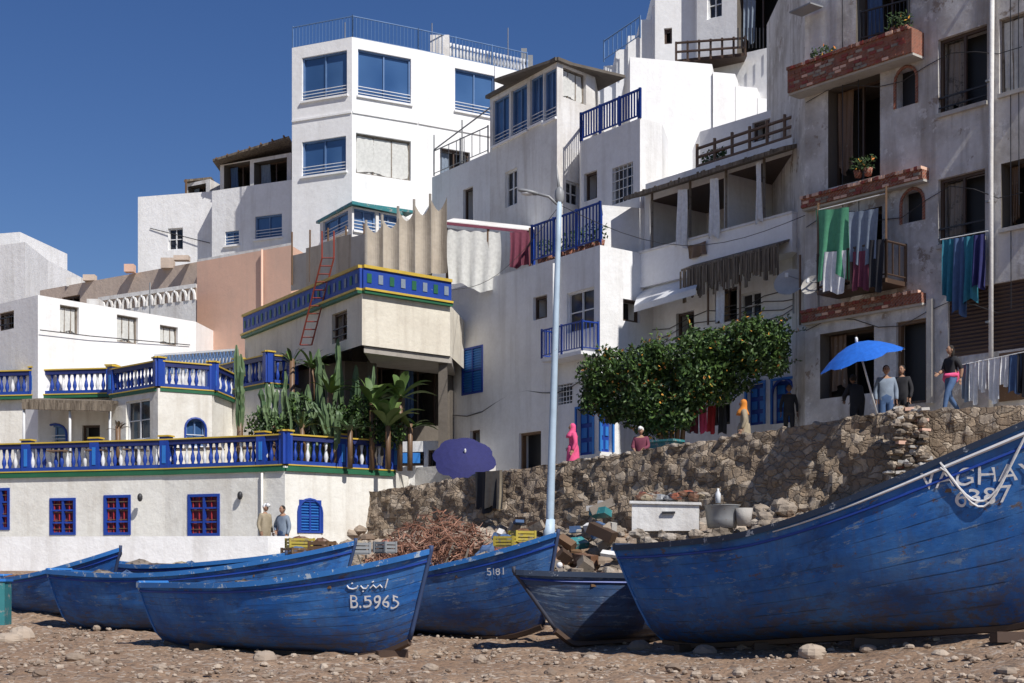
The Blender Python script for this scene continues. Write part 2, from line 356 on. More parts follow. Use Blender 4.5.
def railing(mb,pts,h,mat,gap=.13,r=.012,post=1.6,top=.03,mid=True):
    for a,b in zip(pts[:-1],pts[1:]):
        a,b=Vector(a),Vector(b); L=(b-a).length; n=max(1,int(L/gap))
        mb.tube([a+UP*h,b+UP*h],top,mat,5); 
        if mid: mb.tube([a+UP*.1,b+UP*.1],top*.7,mat,5)
        for i in range(n+1):
            p=a.lerp(b,i/n); mb.tube([p+UP*(.1 if mid else 0),p+UP*h],r,mat,4)
        m=max(1,int(L/post))
        for i in range(m+1):
            p=a.lerp(b,i/m); mb.tube([p,p+UP*(h+.05)],top*1.2,mat,4)
def balustrade(th,part,pts,z,h=.95,gap=.22,cols=('green_trim','yellow_trim','blue_trim','navy','blue_trim'),post=2.6,wt=.16):
    mb=th(part)
    for ai,(a,b) in enumerate(zip(pts[:-1],pts[1:])):
        L=(b-a).length; e=(b-a)/L; e3=Vector((e.x,e.y,0)); n3=Vector((e.y,-e.x,0))
        def bx(z0,z1,w,m,s0=0,s1=L): mb.hexa(v3(a,z+z0)+e3*s0-n3*w/2,e3*(s1-s0),n3*w,UP*(z1-z0),m)
        bx(-.12,.0,wt+.16,cols[0]); bx(.0,.04,wt+.2,cols[1]); bx(.04,.16,wt+.06,cols[2])
        bx(h-.2,h-.045,wt+.06,cols[3]); bx(h-.045,h,wt+.14,cols[1])
        n=max(1,int(L/gap))
        for i in range(n):
            p=v3(a,z)+e3*(L*(i+.5)/n)
            mb.lathe(p,[(.05,.14),(.045,.2),(.08,.32),(.065,.42),(.03,.56),(.045,.66),(.07,h-.19)],cols[4] if i%3 else 'white_paint',6)
        m=max(1,round(L/post))
        for i in range(m+1):
            s=L*i/m
            mb.hexa(v3(a,z+.045)+e3*(s-.17)-n3*.14,e3*.34,n3*.28,UP*(h+.02),cols[2])
            mb.hexa(v3(a,z+h+.07)+e3*(s-.21)-n3*.18,e3*.42,n3*.36,UP*.05,cols[1])
            mb.hexa(v3(a,z+.2)+e3*(s-.06)+n3*.14,e3*.12,n3*.02,UP*(h-.42),'blue_light')
def cloth(mb,a,b,drop,mat,amp=.05,waves=5,nx=16,nz=8,flare=0):
    a,b=Vector(a),Vector(b); e=(b-a); n=Vector((e.y,-e.x,0)).normalized(); vs=[];fs=[];ph=rr(0,6)
    for j in range(nz+1):
        for i in range(nx+1):
            t=i/nx; w=j/nz
            p=a+e*t-UP*(drop*w*(1-.06*math.sin(t*7+ph)))+n*(amp*math.sin(t*waves*2*math.pi+ph+w*1.3)*(.3+w)+flare*w)+e*(.05*math.sin(w*4+ph)*(t-.5))
            p-=UP*.12*math.sin(math.pi*t)*e.length*.15
            vs.append(p)
    for j in range(nz):
        for i in range(nx): k=j*(nx+1)+i; fs.append((k,k+nx+1,k+nx+2,k+1))
    mb.add(vs,fs,mat,True)
# ------------------------------------------------------------------ layout lines
SA=Vector((-6.48,48.)); SB=Vector((9.76,34.)); SE=(SB-SA).normalized(); SL=(SB-SA).length; SN=Vector((SE.y,-SE.x))
def sw(u): s=su(SA,SB,u); p=SA+SE*s; return p,s
def swz(s): return 4.3+(5.74-4.3)*s/SL
def ground(x,y):
    f=.05+(.0115*x*x if x>0 else .0)
    if x>9: f=.05+.0115*81+.207*(x-9)*math.exp(-(x-9)/20)
    g=.03*(max(y,-5)-20)+f
    g=min(g,3)
    dback=(Vector((x,y))-SA).dot(SN) if x>-6.5 else (42.-y)
    if x>9.5: dback=max(dback,0) if y<34 else 0
    g+=1.15*(1-smooth(0,8,dback))
    if -7.5<x<9.5: g+=.95*(1-smooth(0,4.8,max(dback,0)))*smooth(-7.5,-5,x)*(1+.4*noise.noise(Vector((x*.7,y*.7,8))))
    g+=13*smooth(64,110,y)
    return g
# ------------------------------------------------------------------ ground
gm=MB(); 
xs=[-3000,-800,-250,-90,-45,-28,-20]+[-16+i*.16 for i in range(188)]+[15,18,24,34,60,120,300,900,3000]
ys=[-600,-100,-20,0,8,13]+[14.5+i*.16 for i in range(150)]+[39,40,41,42,43,44,45.5,47,49,52,58,64,70,78,88,100,112,160,400,3000]
for y in ys:
    for x in xs:
        z=ground(x,y)
        if -17<x<15 and 14<y<42:
            z+=.08*noise.noise(Vector((x*.8,y*.8,0)))+.06*noise.noise(Vector((x*2.6,y*2.6,3)))+.03*noise.noise(Vector((x*6,y*6,5)))
        gm.v.append((x,y,z))
nx=len(xs)
for j in range(len(ys)-1):
    for i in range(nx-1):
        k=j*nx+i; gm.f.append([k,k+1,k+nx+1,k+nx]); gm.m.append('beach_pebbles'); gm.sm.append(True)
gm.make('beach_ground')
pb=MB()
def rock(mb,x,y,z,r,mat='stones'):
    mb.ell((x,y,z),(r*rr(.8,1.4),r*rr(.7,1.1),r*rr(.45,.8)),mat,7,5,Matrix.Rotation(rr(0,6),3,'Z'),.16)
for i in range(6500):
    y=14.5+19*R()**1.1; x=rr(-.42,.42)*y
    if noise.noise(Vector((x*.45,y*.45,2)))<rr(-.55,.3): continue
    r=.016+.05*R()**3.0+(.085*R() if R()<.035 else 0)
    rock(pb,x,y,ground(x,y)+r*.15+.02,r)
pb.make('beach_pebble_scatter')
bp=MB()
for u,v,d,r in [(265,650,24.6,.22),(705,651,24.5,.17),(812,632,22.5,.24),(22,628,30,.3),(8,630,29,.25),(640,643,26,.2),(75,648,25,.14),(430,664,23,.12),(330,668,22.6,.1),(590,648,24.5,.12),(745,640,24.6,.15),(868,641,22.4,.11),(95,655,24,.12),(940,655,20.5,.12),(550,672,22,.12),(160,662,23,.13),(740,668,21,.11),(40,668,22,.13),(480,652,24.5,.12)]:
    p=W(u,d); bp.ell((p.x,p.y,ground(p.x,p.y)+r*.25),(r*rr(.9,1.4),r*rr(.8,1.1),r*rr(.5,.8)),'stones',12,9,Matrix.Rotation(rr(0,6),3,'Z'),.08)
bp.make('beach_boulders')
# ------------------------------------------------------------------ sea wall + promenade
sea=Thing('stone_sea_wall'); mb=sea('masonry')
n=190; rows=30; vs=[];fs=[]
for j in range(rows+1):
    for i in range(n+1):
        s=SL*i/n; zt=swz(s)+.08*noise.noise(Vector((s*1.5,0,0)))+.07*noise.noise(Vector((s*5,0,0))); z=1.0+(zt-1.0)*j/rows
        o=.12*noise.noise(Vector((s*1.4,z*1.6,0)))+.10*noise.noise(Vector((s*4.2,z*4.2,2)))+(0.22*(1-j/rows))
        p=SA+SE*s+SN*o; vs.append((p.x,p.y,z))
for j in range(rows):
    for i in range(n): k=j*(n+1)+i; fs.append((k,k+1,k+n+2,k+n+1))
o2=len(vs)
for i in range(n+1): 
    s=SL*i/n; p=SA+SE*s-SN*.45; vs.append((p.x,p.y,swz(s)+.03*noise.noise(Vector((s*3,4,0)))))
for i in range(n+1):
    s=SL*i/n; p=SA+SE*s-SN*.45; vs.append((p.x,p.y,swz(s)-1.6))
top=rows*(n+1)
for i in range(n): fs.append((top+i,top+i+1,o2+i+1,o2+i)); fs.append((o2+i,o2+i+1,o2+n+2+i,o2+n+1+i))
mb.add(vs,fs,'sea_stone',False)
for i in range(110):
    s=rr(.2,SL-.2); p=SA+SE*s-SN*rr(-.02,.4); rock(mb,p.x,p.y,swz(s)-.03,rr(.06,.13),'rock')
C0=SB+Vector((.15,.25)); C1=W(1100,32.6)
L2=(C1-C0).length; e=(C1-C0)/L2; nn_=Vector((e.y,-e.x)); vs=[];fs=[]
for j in range(17):
    for i in range(61):
        s=L2*i/60; z=1.+(5.7-1.)*j/16; oo=.09*noise.noise(Vector((s*2,z*2,7)))+.05*noise.noise(Vector((s*5,z*5,7)))
        p=C0+e*s+nn_*oo; vs.append((p.x,p.y,z+(.06*noise.noise(Vector((s*3,0,9))) if j==16 else 0)))
for j in range(16):
    for i in range(60): k=j*61+i; fs.append((k,k+1,k+62,k+61))
mb.add(vs,fs,'sea_stone')
pr=sea('broken_masonry_end')
p=W(906,33.9)
for k in range(150):
    z=3.5+k*.0147; wd=.42+.14*noise.noise(Vector((z*1.7,2,0)))
    x0=rr(-wd,wd)
    if R()<.7: pr.ell((p.x+x0*.93,p.y-x0*.3+rr(-.22,.08),z),(rr(.10,.2),rr(.09,.16),rr(.05,.12)),random.choice(['rock','sea_stone','sea_stone','cinder','rock']),7,5,Matrix.Rotation(rr(0,3),3,'Z'),.17)
    else: pr.box((p.x+x0*.93,p.y-x0*.3+rr(-.25,.0),z),(rr(.15,.28),rr(.15,.3),rr(.05,.09)),random.choice(['rock','peach','cinder','red_brick']),rr(-.5,.3),(rr(-.15,.15),rr(-.15,.15)))
sea.done()
pm=Thing('promenade_pavement'); m_=pm('paving')
a0=SA-SN*.44; b0=SB-SN*.44
bk=[Vector((14.5,34.6)),Vector((14.5,45)),Vector((2,50)),Vector((-4,56)),Vector((-7.5,50))]
zA=swz(0)-.55; zB=swz(SL)-.55
def pz(x,y): s=(Vector((x,y))-SA).dot(SE); return zA+(zB-zA)*max(0,min(1.0,s/SL))
poly=[a0,b0,Vector((10.3,34.55))]+bk
m_.add([v3(p,pz(p.x,p.y)) for p in poly],[tuple(range(len(poly)))],'paving')
q=[Vector((9.75,34.5)),C1+Vector((0,.1)),Vector((15.2,37)),Vector((9.9,38.2))]
m_.add([v3(p,5.66) for p in q]+[v3(p,5) for p in q],[(0,1,2,3),(0,4,5,1),(1,5,6,2),(2,6,7,3),(3,7,4,0)],'paving')
pm.done()
# ------------------------------------------------------------------ TOWER
t=Thing('white_apartment_tower')
zt=Zv(37,58); zb=6
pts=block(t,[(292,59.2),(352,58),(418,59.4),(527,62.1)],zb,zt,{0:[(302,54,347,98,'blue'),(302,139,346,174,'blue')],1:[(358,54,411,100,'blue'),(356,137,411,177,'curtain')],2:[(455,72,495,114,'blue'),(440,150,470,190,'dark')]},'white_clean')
for a,b in zip(pts[:-1],pts[1:]):
    e=(b-a).normalized(); n3=Vector((e.y,-e.x,0)); e3=Vector((e.x,e.y,0)); L=(b-a).length
    t('string_course').hexa(v3(a,zt-3.1)+e3*.02,e3*(L-.04),n3*.05,UP*.08,'white_clean')
ins=[p+Vector((0,.25)) for p in pts]
railing(t('roof_railing'),[v3(p,zt) for p in ins],.95,'blue_frame',.16,.012,1.5,.028)
r2=[v3(ins[2].lerp(ins[3],.22)+Vector((0,.4)),zt),v3(ins[3]+Vector((0,.4)),zt)]
for i in range(26):
    p=r2[0].lerp(r2[1],i/25); t('roof_railing').lathe(p,[(.06,.0),(.04,.2),(.08,.4),(.04,.65),(.06,.8)],'white_paint',6)
for u in (345,432,508): 
    p=W(u,60.5); t('antennas').tube([v3(p,zt),v3(p,zt+rr(1.1,1.6))],.02,'metal_grey',4)
t('antennas').box(v3(W(440,60.5),zt+.5),(.8,.5,.9),'white_old')
for u,h in ((524,1.3),(530,1.0)):
    p=W(u,62.9); t('antennas').tube([v3(p,zt-.2),v3(p,zt+h-.2)],.03,'metal_grey',4); t('antennas').box(v3(p,zt+h-.3),(.25,.12,.7),'metal_grey')
t.done()
t=Thing('white_flat_roof_house')
z1=Zv(197,66)
block(t,[(138,66),(216,65)],8,z1,{0:[(168,228,183,250,'white')]},'white_plaster')
z2=Zv(191,64)
block(t,[(212,64),(292,62.2)],8,z2,{0:[(225,231,239,245,'blue'),(255,215,282,238,'blue')]},'white_plaster')
A,B=W(222,64.8),W(291,62.9); z3=Zv(160,64)
block(t,[(220,64.8),(291,62.9)],z2-.02,z3,{0:[(224,163,250,190,'deep'),(254,160,287,189,'deep')]},'white_old',5)
t('pergola').hexa(v3(A,z3)+Vector((-.3,-.6,0)),Vector((B.x-A.x+.3,B.y-A.y,.45)),Vector((0,5,0)),UP*.1,'thatch')
for k in range(7): 
    q=v3(A.lerp(B,k/6.2),z3+.07*k); t('pergola').tube([q+Vector((-.1,-.75,.1)),q+Vector((-.1,3,.16))],.05,'wood',5)
block(t,[(186,66.8),(210,66)],z1-.02,Zv(182,66.5),{0:[(188,185,206,196,'deep')]},'white_old',3)
t('pergola').hexa(v3(W(184,66.5),Zv(182,66.5)+.01),Vector((1.3,-.1,.1)),Vector((0,3,0)),UP*.1,'thatch')
t('pergola').tube([v3(W(186,66.3),z1),v3(W(186,66.3),z1+.9)],.05,'wood',5)
t('cables').tube([v3(W(150,65.8),z1-1.5),v3(W(210,64.9),z1-2.4)],.02,'black_metal',4)
t.done()
t=Thing('white_hillside_house')
block(t,[(-80,73),(25,70),(48,74)],6,Zv(242,70),{0:[(-30,262,-12,285,'dark')],1:[]},'white_plaster')
block(t,[(-40,75),(20,74)],6,Zv(232,74),{},'white_plaster',5)
t.done()
t=Thing('pink_roof_terrace_house')
z=Zv(262,61)
block(t,[(40,67),(197,61)],6,z,{0:[(62,296,80,318,'dark')]},'beige_pink',6)
block(t,[(84,68),(118,67)],z-.5,z+.5,{},'beige_pink',3)
a,b=W(98,61.5),W(196,58.6); zz=Zv(306,60)
wall(t,a,b,5,zz,(),'white_old')
for i in range(12):
    p=a.lerp(b,(i+.5)/12); e3=Vector((b.x-a.x,b.y-a.y,0)).normalized()
    t('arched_parapet').tube([v3(p,zz)+e3*(.18*math.cos(k*math.pi/6)) + UP*(.45*math.sin(k*math.pi/6)) for k in range(7)],.06,'white_old',5)
t('arched_parapet').hexa(v3(a,zz+.5),v3(b,0)-v3(a,0),Vector((0,.2,0)),UP*.16,'white_old')
t('arched_parapet').hexa(v3(a,zz+.0)+Vector((0,.1,0)),v3(b,0)-v3(a,0),Vector((0,.1,0)),UP*.5,'beige_pink')
for u,d in ((75,66),(90,65),(130,63),(168,62),(182,61)): t('roof_clutter').box(v3(W(u,d),z+.15),(rr(.4,1),.4,rr(.2,.45)),random.choice(['peach','white_old','beige_pink']))
t.done()
t=Thing('peach_house')
block(t,[(197,60),(291,57)],5,Zv(262,60),{},'peach',4)
t('ledge').hexa(v3(W(197,60),Zv(262,60)),v3(W(291,57)-W(197,60),0),Vector((0,.35,0)),UP*.1,'white_old')
t('pipe').tube([v3(W(262,57.75),Zv(262,60)),v3(W(262,57.75),6)],.05,'peach',6)
t.done()
t=Thing('white_box_house')
block(t,[(-60,56.5),(38,52),(196,57.4)],4,Zv(295,52),{0:[(-2,312,14,330,'dark')],1:[(60,306,79,334,'curtain'),(117,316,138,343,'curtain'),(160,326,178,345,'curtain')]},'white_clean',7)
t('chimney').box(v3(W(95,56),Zv(295,52)+.3),(.5,.5,.6),'white_old')
p=W(150,57); t('chimney').tube([v3(p,Zv(295,52)),v3(p,Zv(295,52)+1.5)],.03,'metal_grey',4)
t('cables').tube([P3(40,330,51.9),P3(90,336,53.5),P3(190,345,57.1)],.018,'black_metal',4)
t.done()
# ------------------------------------------------------------------ blue/yellow trimmed cafe
t=Thing('blue_yellow_cafe_terrace')
zl=Zv(470,46.3)
low=block(t,[(-40,48.3),(165,46.3),(262,45),(285,44.6),(393,47)],1.6,zl,{0:[(-8,488,10,530,'red'),(50,498,76,535,'red'),(104,495,131,535,'red')],1:[(188,494,220,536,'red')],3:[(299,500,321,533,'shut_arch')]},'white_warm',6,'paving')
lowi=[p+Vector((0,.16)) for p in low]
for a,b in zip(low[:-1],low[1:]):
    e=(b-a).normalized(); n3=Vector((e.y,-e.x,0)); t('slab_edge').hexa(v3(a,zl-.16),v3(b-a,0),n3*.09,UP*.1,'green_trim')
balustrade(t,'lower_balustrade',lowi,zl+.02,1.0)
zu=Zv(395,52)
block(t,[(-40,53),(114,52)],zl-.3,zu,{0:[(-20,420,-2,440,'blue'),(44,425,66,446,'blue_arch'),(82,425,100,446,'dark')]},'white_warm',5,'paving')
up2=block(t,[(112,51),(158,49),(212,50),(242,53.5)],zl-.3,zu-.15,{1:[(186,419,205,446,'blue_arch')],0:[(126,400,150,440,'white')]},'white_warm',5,'paving')
balustrade(t,'upper_balustrade',[W(-40,52.9),W(112,51.9)],zu+.02,.95)
balustrade(t,'upper_balustrade',[p+Vector((0,.15)) for p in up2],zu-.13,.95)
a=P3(22,402,50.2); t('reed_awning').hexa(a,P3(112,404,50)-a,Vector((0,2.4,.35)),UP*.1,'thatch')
t('reed_awning').hexa(a+Vector((0,-.02,-.25)),P3(112,404,50)-a,Vector((0,.1,0)),UP*.25,'thatch')
for u in (24,70,110): t('reed_awning').tube([v3(W(u,50.3),zl),v3(W(u,50.3),Zv(403,50.2))],.05,'white_paint',6)
zc=Zv(372,55)
block(t,[(120,56.5),(240,54.5)],zl,zc,{},'white_plaster',2,'paving')
la,lb=W(122,56.4),W(238,54.5)
for i in range(34):
    p=v3(la.lerp(lb,i/34),zc); q_=v3(la.lerp(lb,(i+1)/34),zc)
    t('lattice').tube([p,q_+UP*.75],.022,'blue_frame',4,False); t('lattice').tube([p+UP*.75,q_],.022,'blue_frame',4,False)
t('lattice').hexa(v3(la,zc+.75),v3(lb-la,0),Vector((0,.15,0)),UP*.08,'white_paint'); t('lattice').hexa(v3(la,zc)+Vector((0,.12,0)),v3(lb-la,0),Vector((0,.05,0)),UP*.75,'white_plaster')
z5=Zv(388,51.5)
bb=block(t,[(210,53.6),(268,50.5),(292,51)],zl-.2,z5,{},'white_warm',3,'paving')
balustrade(t,'side_balustrade',[p+Vector((0,.12)) for p in bb],z5+.02,1.05)
for u in (140,240): t('wall_lamps').ell(v3(W(u,46.2 if u<165 else 45.15),zl-.9),(.09,.1,.14),'black_metal',6,5)
t('pipes').tube([v3(W(262,44.9),zl-.2),v3(W(262,44.9),1.8)],.04,'white_warm',6)
for k in range(6):
    p=v3(W(60+k*38,47.6-k*.25),zl); c=t('tables')
    c.box(p+UP*.72,(.7,.7,.04),'wood'); c.tube([p,p+UP*.7],.03,'black_metal',5)
t.done()
t=Thing('low_white_wall')
zw=Zv(536,42)
block(t,[(-40,42.6),(268,42)],.6,zw,{0:[(136,564,167,577,'dark'),(178,565,210,577,'dark')]},'white_plaster',.35,'white_plaster')
t.done()
t=Thing('terrace_pavement'); mm_=t('p')
q=[W(-60,42.9),W(268,42.3),W(345,42.2),W(400,47),W(280,46),W(-60,49)]
mm_.add([v3(p,2.2) for p in q]+[v3(p,1.0) for p in q],[(0,1,2,3,4,5)]+[(i,i+6,(i+1)%6+6,(i+1)%6) for i in range(6)],'paving'); t.done()
t=Thing('yellow_trim_corner_house')
zt=Zv(265,46); zb=Zv(345,46)
c3=block(t,[(245,54.7),(362,46),(450,48.3)],zb,zt-.85,{0:[(332,312,347,342,'dark')]},'cream',7)
for a,b,sh in ((c3[0],c3[1],0),(c3[1],c3[2],0)):
    e=(b-a).normalized(); n3=Vector((e.y,-e.x,0)); e3=Vector((e.x,e.y,0)); L=(b-a).length; mb=t('painted_parapet')
    def bx(z0,z1,o,m,s0=0,s1=None): mb.hexa(v3(a,zt+z0)+e3*s0-n3*.2,e3*((L if s1 is None else s1)-s0),n3*(.2+o),UP*(z1-z0),m)
    bx(-.92,-.82,.16,'green_trim'); bx(-.82,-.75,.2,'yellow_trim'); bx(-.75,-.1,.08,'blue_trim'); bx(-.1,0,.14,'yellow_trim')
    k=int(L/.42)
    for i in range(k):
        x0=L*(i+.3)/k; x1=L*(i+.7)/k
        mb.add([v3(a,zt-.56)+e3*x0+n3*.1,v3(a,zt-.56)+e3*x1+n3*.1,v3(a,zt-.26)+e3*x1+n3*.1,v3(a,zt-.26)+e3*x0+n3*.1],[(0,1,2,3)],'c_grey' if i%2 else 'green_trim')
block(t,[(247,54.9),(345,49.4),(450,51.2)],2.5,zb+.02,{1:[(372,350,400,430,'deep'),(405,352,440,425,'deep')]},'concrete_dark_and_shade',5)  # dark wall colour stands for the shade beneath the overhang
t('floor_slab').hexa(v3(c3[1],zb-.22)+Vector((.05,.15,0)),v3(c3[2]-c3[1],0),Vector((0,3,0)),UP*.21,'concrete')
for u in (372,443): t('pillars').box(v3(W(u,48.6),(zb+3)/2),(.3,.3,zb-3.25),'concrete_dark_and_shade')
t.done()
t=Thing('rooftop_reed_screens')
for i in range(5):
    u0=366+i*16; d=48.2+.1*i; a=P3(u0,266-i*1.2,d); b=P3(u0+17,266-i*1.2,d); ht=[1.45,1.6,1.85,2.05,2.2][i]
    vs=[];fs=[]
    for k in range(9):
        tt=k/8; p=a.lerp(b,tt); 
        hh=ht*(.80+.2*abs(2*tt-1)**1.6) ; off=Vector((0,.15*math.sin(math.pi*tt),0))
        vs+= [p+off-UP*.4,p+off+UP*hh]
    for k in range(8): fs.append((2*k,2*k+2,2*k+3,2*k+1))
    t('panels').add(vs,fs,'reed_panel')
    t('poles').tube([a-UP*.3,a+UP*(ht+.1)],.05,'concrete',5)
for i in range(5):
    u0=291+i*15; d=53.2-.9*i; a=P3(u0,283-i*3.0,d); b=P3(u0+15,280-i*3.0,d-.9); t('panels').hexa(a-UP*.3,b-a,Vector((0,.05,0)),UP*rr(1.3,1.75),'reed_panel' if i%2 else 'cinder')
for k in range(5): t('poles').tube([P3(292+k*18,285-k*3,53-k*.9),P3(292+k*18,232-k*2,53-k*.9)],.035,'wood',5)
t.done()
t=Thing('glazed_roof_room')
block(t,[(320,57),(352,54.5),(404,56)],8,Zv(206,54.5),{0:[(323,212,348,236,'blue')],1:[(354,208,376,232,'blue'),(379,210,400,232,'blue')]},'white_old',3)
zz=Zv(206,54.5); t('teal_roof').hexa(v3(W(316,57.2),zz),v3(W(352,54.2)-W(316,57.2),0),Vector((2.2,2.5,.3)),UP*.1,'teal'); t('teal_roof').hexa(v3(W(352,54.2),zz+.003),v3(W(402,55.8)-W(352,54.2),0),Vector((0,2.2,.3)),UP*.12,'teal')
t.done()
t=Thing('red_iron_ladder')
a=P3(300,345,48.9); b=P3(322,258,47.8)
for o in (0,.4): t('l').tube([a+Vector((o,0,0)),b+Vector((o,0,0)),b+Vector((o,0,.9))],.03,'red_rust',5)
for i in range(12): p=a.lerp(b,i/11); t('l').tube([p,p+Vector((.4,0,0))],.02,'red_rust',4); 
t.done()
t=Thing('roof_awning')
a=P3(446,222,49.5); b=P3(532,231,49.8)
t('canvas').hexa(a,b-a,Vector((.2,1.6,.5)),UP*.04,'white_old'); t('canvas').hexa(a+Vector((0,-.03,-.10)),b-a,Vector((0,.03,0)),UP*.1,'c_maroon')
cloth(t('side_cloth'),P3(448,228,49.6),P3(500,232,49.7),2.0,'cloth_sheer',.08,4)
cloth(t('side_cloth'),P3(510,232,49.6),P3(531,232,49.7),1.2,'c_maroon',.08,3)
for u in (447,488,530): t('posts').tube([P3(u,290,49.7),P3(u,228,49.7)],.05,'wood',5)
t.done()
# ------------------------------------------------------------------ C
t=Thing('penthouse_block_house')
zp=Zv(62,50)
pp=block(t,[(490,53.8),(557,50),(595,51.5)],5,zp,{0:[(493,97,509,143,'blue'),(511,87,527,134,'blue'),(530,76,543,124,'blue'),(544,70,556,120,'blue'),(505,170,517,206,'white')],1:[(563,68,586,101,'curtain'),(566,182,580,205,'white')]},'white_old',7)
for a,b in zip(pp[:-1],pp[1:]):
    e=(b-a).normalized(); n3=Vector((e.y,-e.x,0)); e3=Vector((e.x,e.y,0))
    t('roof_slab').hexa(v3(a,zp)-e3*.1,v3(b-a,0)+e3*.2,n3*.15,UP*.12,'concrete_dark_and_shade'); t('roof_slab').hexa(v3(a,zp+.01)-e3*.1,v3(b-a,0)+e3*.1,-n3*3,UP*.1,'concrete_dark_and_shade')
zm=Zv(152,53.8)
mn=block(t,[(432,57.2),(492,53.7)],5,zm,{0:[(463,188,473,222,'dark')]},'white_plaster',5)
railing(t('balcony_railing'),[v3(W(434,57),zm),v3(W(488,53.9),zm)],1.0,'metal_grey',.5,.015,1.6,.025)
t('balcony_railing').tube([P3(434,150,57),P3(490,108,53.6)],.03,'metal_grey',5)
t('balcony_railing').tube([P3(434,135,57),P3(434,172,57)],.03,'metal_grey',5); t('balcony_railing').tube([P3(462,120,55.5),P3(462,165,55.5)],.03,'metal_grey',5)
t.done()
# ------------------------------------------------------------------ E
t=Thing('blue_window_house')
zt=Zv(245,45)
ee=block(t,[(449,52),(557,46.85),(600,45),(657,46.6)],3,zt,{0:[(462,347,483,394,'shut'),(533,296,547,319,'dark'),(519,432,541,472,'door_dark'),(470,430,480,445,'dark')],1:[(567,290,594,331,'white'),(577,408,593,455,'door_blue'),(558,384,573,404,'grill')],2:[(600.8,408,612,452,'door_blue'),(623,300,640,322,'dark')]},'white_plaster',4)
e=(ee[2]-ee[1]).normalized(); n3=Vector((e.y,-e.x,0))
zb=Zv(360,45.9); a=ee[1]+e*.05; b=ee[2]-e*.08
t('balcony_slab').hexa(v3(a,zb),v3(b-a,0),n3*.7,UP*.12,'white_plaster')
railing(t('balcony_railing'),[v3(a,zb+.12)+n3*.02,v3(a,zb+.12)+n3*.66,v3(b,zb+.12)+n3*.66,v3(b,zb+.12)+n3*.02],.92,'blue_trim',.13,.016,.9,.03)
ra,rb=W(532,48.1),W(600,45.05); zr=Zv(242,45.05)
railing(t('roof_railing'),[v3(ra+Vector((.1,2)),zr),v3(ra,zr),v3(rb,zr),v3(rb+Vector((.2,2)),zr)],1.25,'blue_trim',.17,.026,1.1,.04)
for k in range(7):
    p=ra.lerp(rb,(k+.5)/7)+Vector((.2,.8)); t('roof_plants').lathe(v3(p,zr),[(.13,0),(.18,.3)],'red_brick',7)
    for j in range(40):
        c=v3(p,zr+.4)+Vector((rr(-.25,.25),rr(-.25,.25),rr(-.1,.5))); d_=Vector((rr(-1,1),rr(-1,1),rr(-.3,1))).normalized()*.16; s_=d_.orthogonal().normalized()*.05; t('roof_plants').quad(c-s_,c+d_*.5,c+s_,c-d_*.5,'leaf_dark')
block(t,[(602,46.6),(660,47.2)],zt-.02,Zv(205,46.6),{},'white_plaster',2)
t('cables').tube([P3(452+ i*15,415-i*4+6*math.sin(i*1.1),51.7-i*.7) for i in range(10)],.018,'black_metal',4)
t('drain').tube([v3(ee[1]+Vector((-.1,-.12)),zt-.2),v3(ee[1]+Vector((-.1,-.12)),5)],.05,'white_plaster',6)
t.done()
# ------------------------------------------------------------------ D
t=Thing('stepped_white_house')
z1=Zv(118,47)
d1=block(t,[(581,49.5),(640,47),(662,47.6)],4,z1,{0:[(612,165,633,202,'grill'),(584,172,597,200,'dark')]},'white_plaster',4)
railing(t('blue_roof_railing'),[v3(d1[0]+Vector((.1,1.5)),z1),v3(d1[0],z1),v3(d1[1],z1),v3(d1[1]+Vector((.1,1.5)),z1)],.95,'blue_trim',.14,.03,.8,.045)
block(t,[(630,49.6),(712,50.3)],6,Zv(57,49.6),{},'white_clean',4)
block(t,[(713,50.2),(735,50.4)],6,Zv(72,50.2),{},'white_clean',3)
block(t,[(735.5,50.4),(757,50.6)],6,Zv(86,50.4),{},'white_clean',3)
block(t,[(757.5,50.6),(790,50.9)],6,Zv(98,50.6),{},'white_clean',3)
tops=[80,66,50,36,20,6]
for i,tv in enumerate(tops):
    block(t,[(592+i*12,55-i*.25),(604.5+i*12,54.9-i*.25)],8,Zv(tv,55-i*.25),{},'white_clean',3)
block(t,[(655,53.4),(700,53)],8,Zv(-18,53.4),{0:[(664,28,672,44,'dark')]},'white_clean',5)
railing(t('blue_stair_rail'),[P3(604,62,54.4),P3(640,38,53.5)],.8,'blue_frame',.2,.02)
dd=block(t,[(697,52.5),(784,50.5),(812,52)],6,Zv(-70,50.5),{0:[(737,-30,779,50,'deep'),(707,-10,722,18,'white')]},'white_clean',6)
t('wood_balcony').hexa(P3(676,63,51.6),P3(747,56,50.8)-P3(676,63,51.6),Vector((0,1.2,0)),UP*.12,'wood_dark')
for k in range(2): 
    a=P3(676,52-k*9,51.4); b=P3(745,47-k*9,50.5); t('wood_balcony').tube([a,b],.045,'wood_dark',5)
for k in range(7): u=676+k*11.5; t('wood_balcony').tube([P3(u,62-k,51.4-k*.13),P3(u,42-k,51.4-k*.13)],.045,'wood_dark',5)
for k in range(12): t('wood_balcony').tube([P3(738+k*3.6,48,50.4),P3(738+k*3.6,28,50.4)],.02,'black_metal',4)
A,B=W(645,46.8),W(806,41.4); e=(B-A).normalized(); n3=Vector((e.y,-e.x,0)); e3=Vector((e.x,e.y,0)); L=(B-A).length
zr=Zv(142,41.4); zpz=Zv(215,41.4); Q=makeQ(A,B)
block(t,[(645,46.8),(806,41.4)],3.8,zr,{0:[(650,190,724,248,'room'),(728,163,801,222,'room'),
   (740,292,761,318,'white'),(715,288,737,322,'dark'),(676,312,694,342,'dark'),(747,384,764,425,'door_blue'),(773,380,794,423,'door_blue_arch'),(712,395,730,425,'dark'),(662,398,676,425,'dark')]},'white_plaster',5)
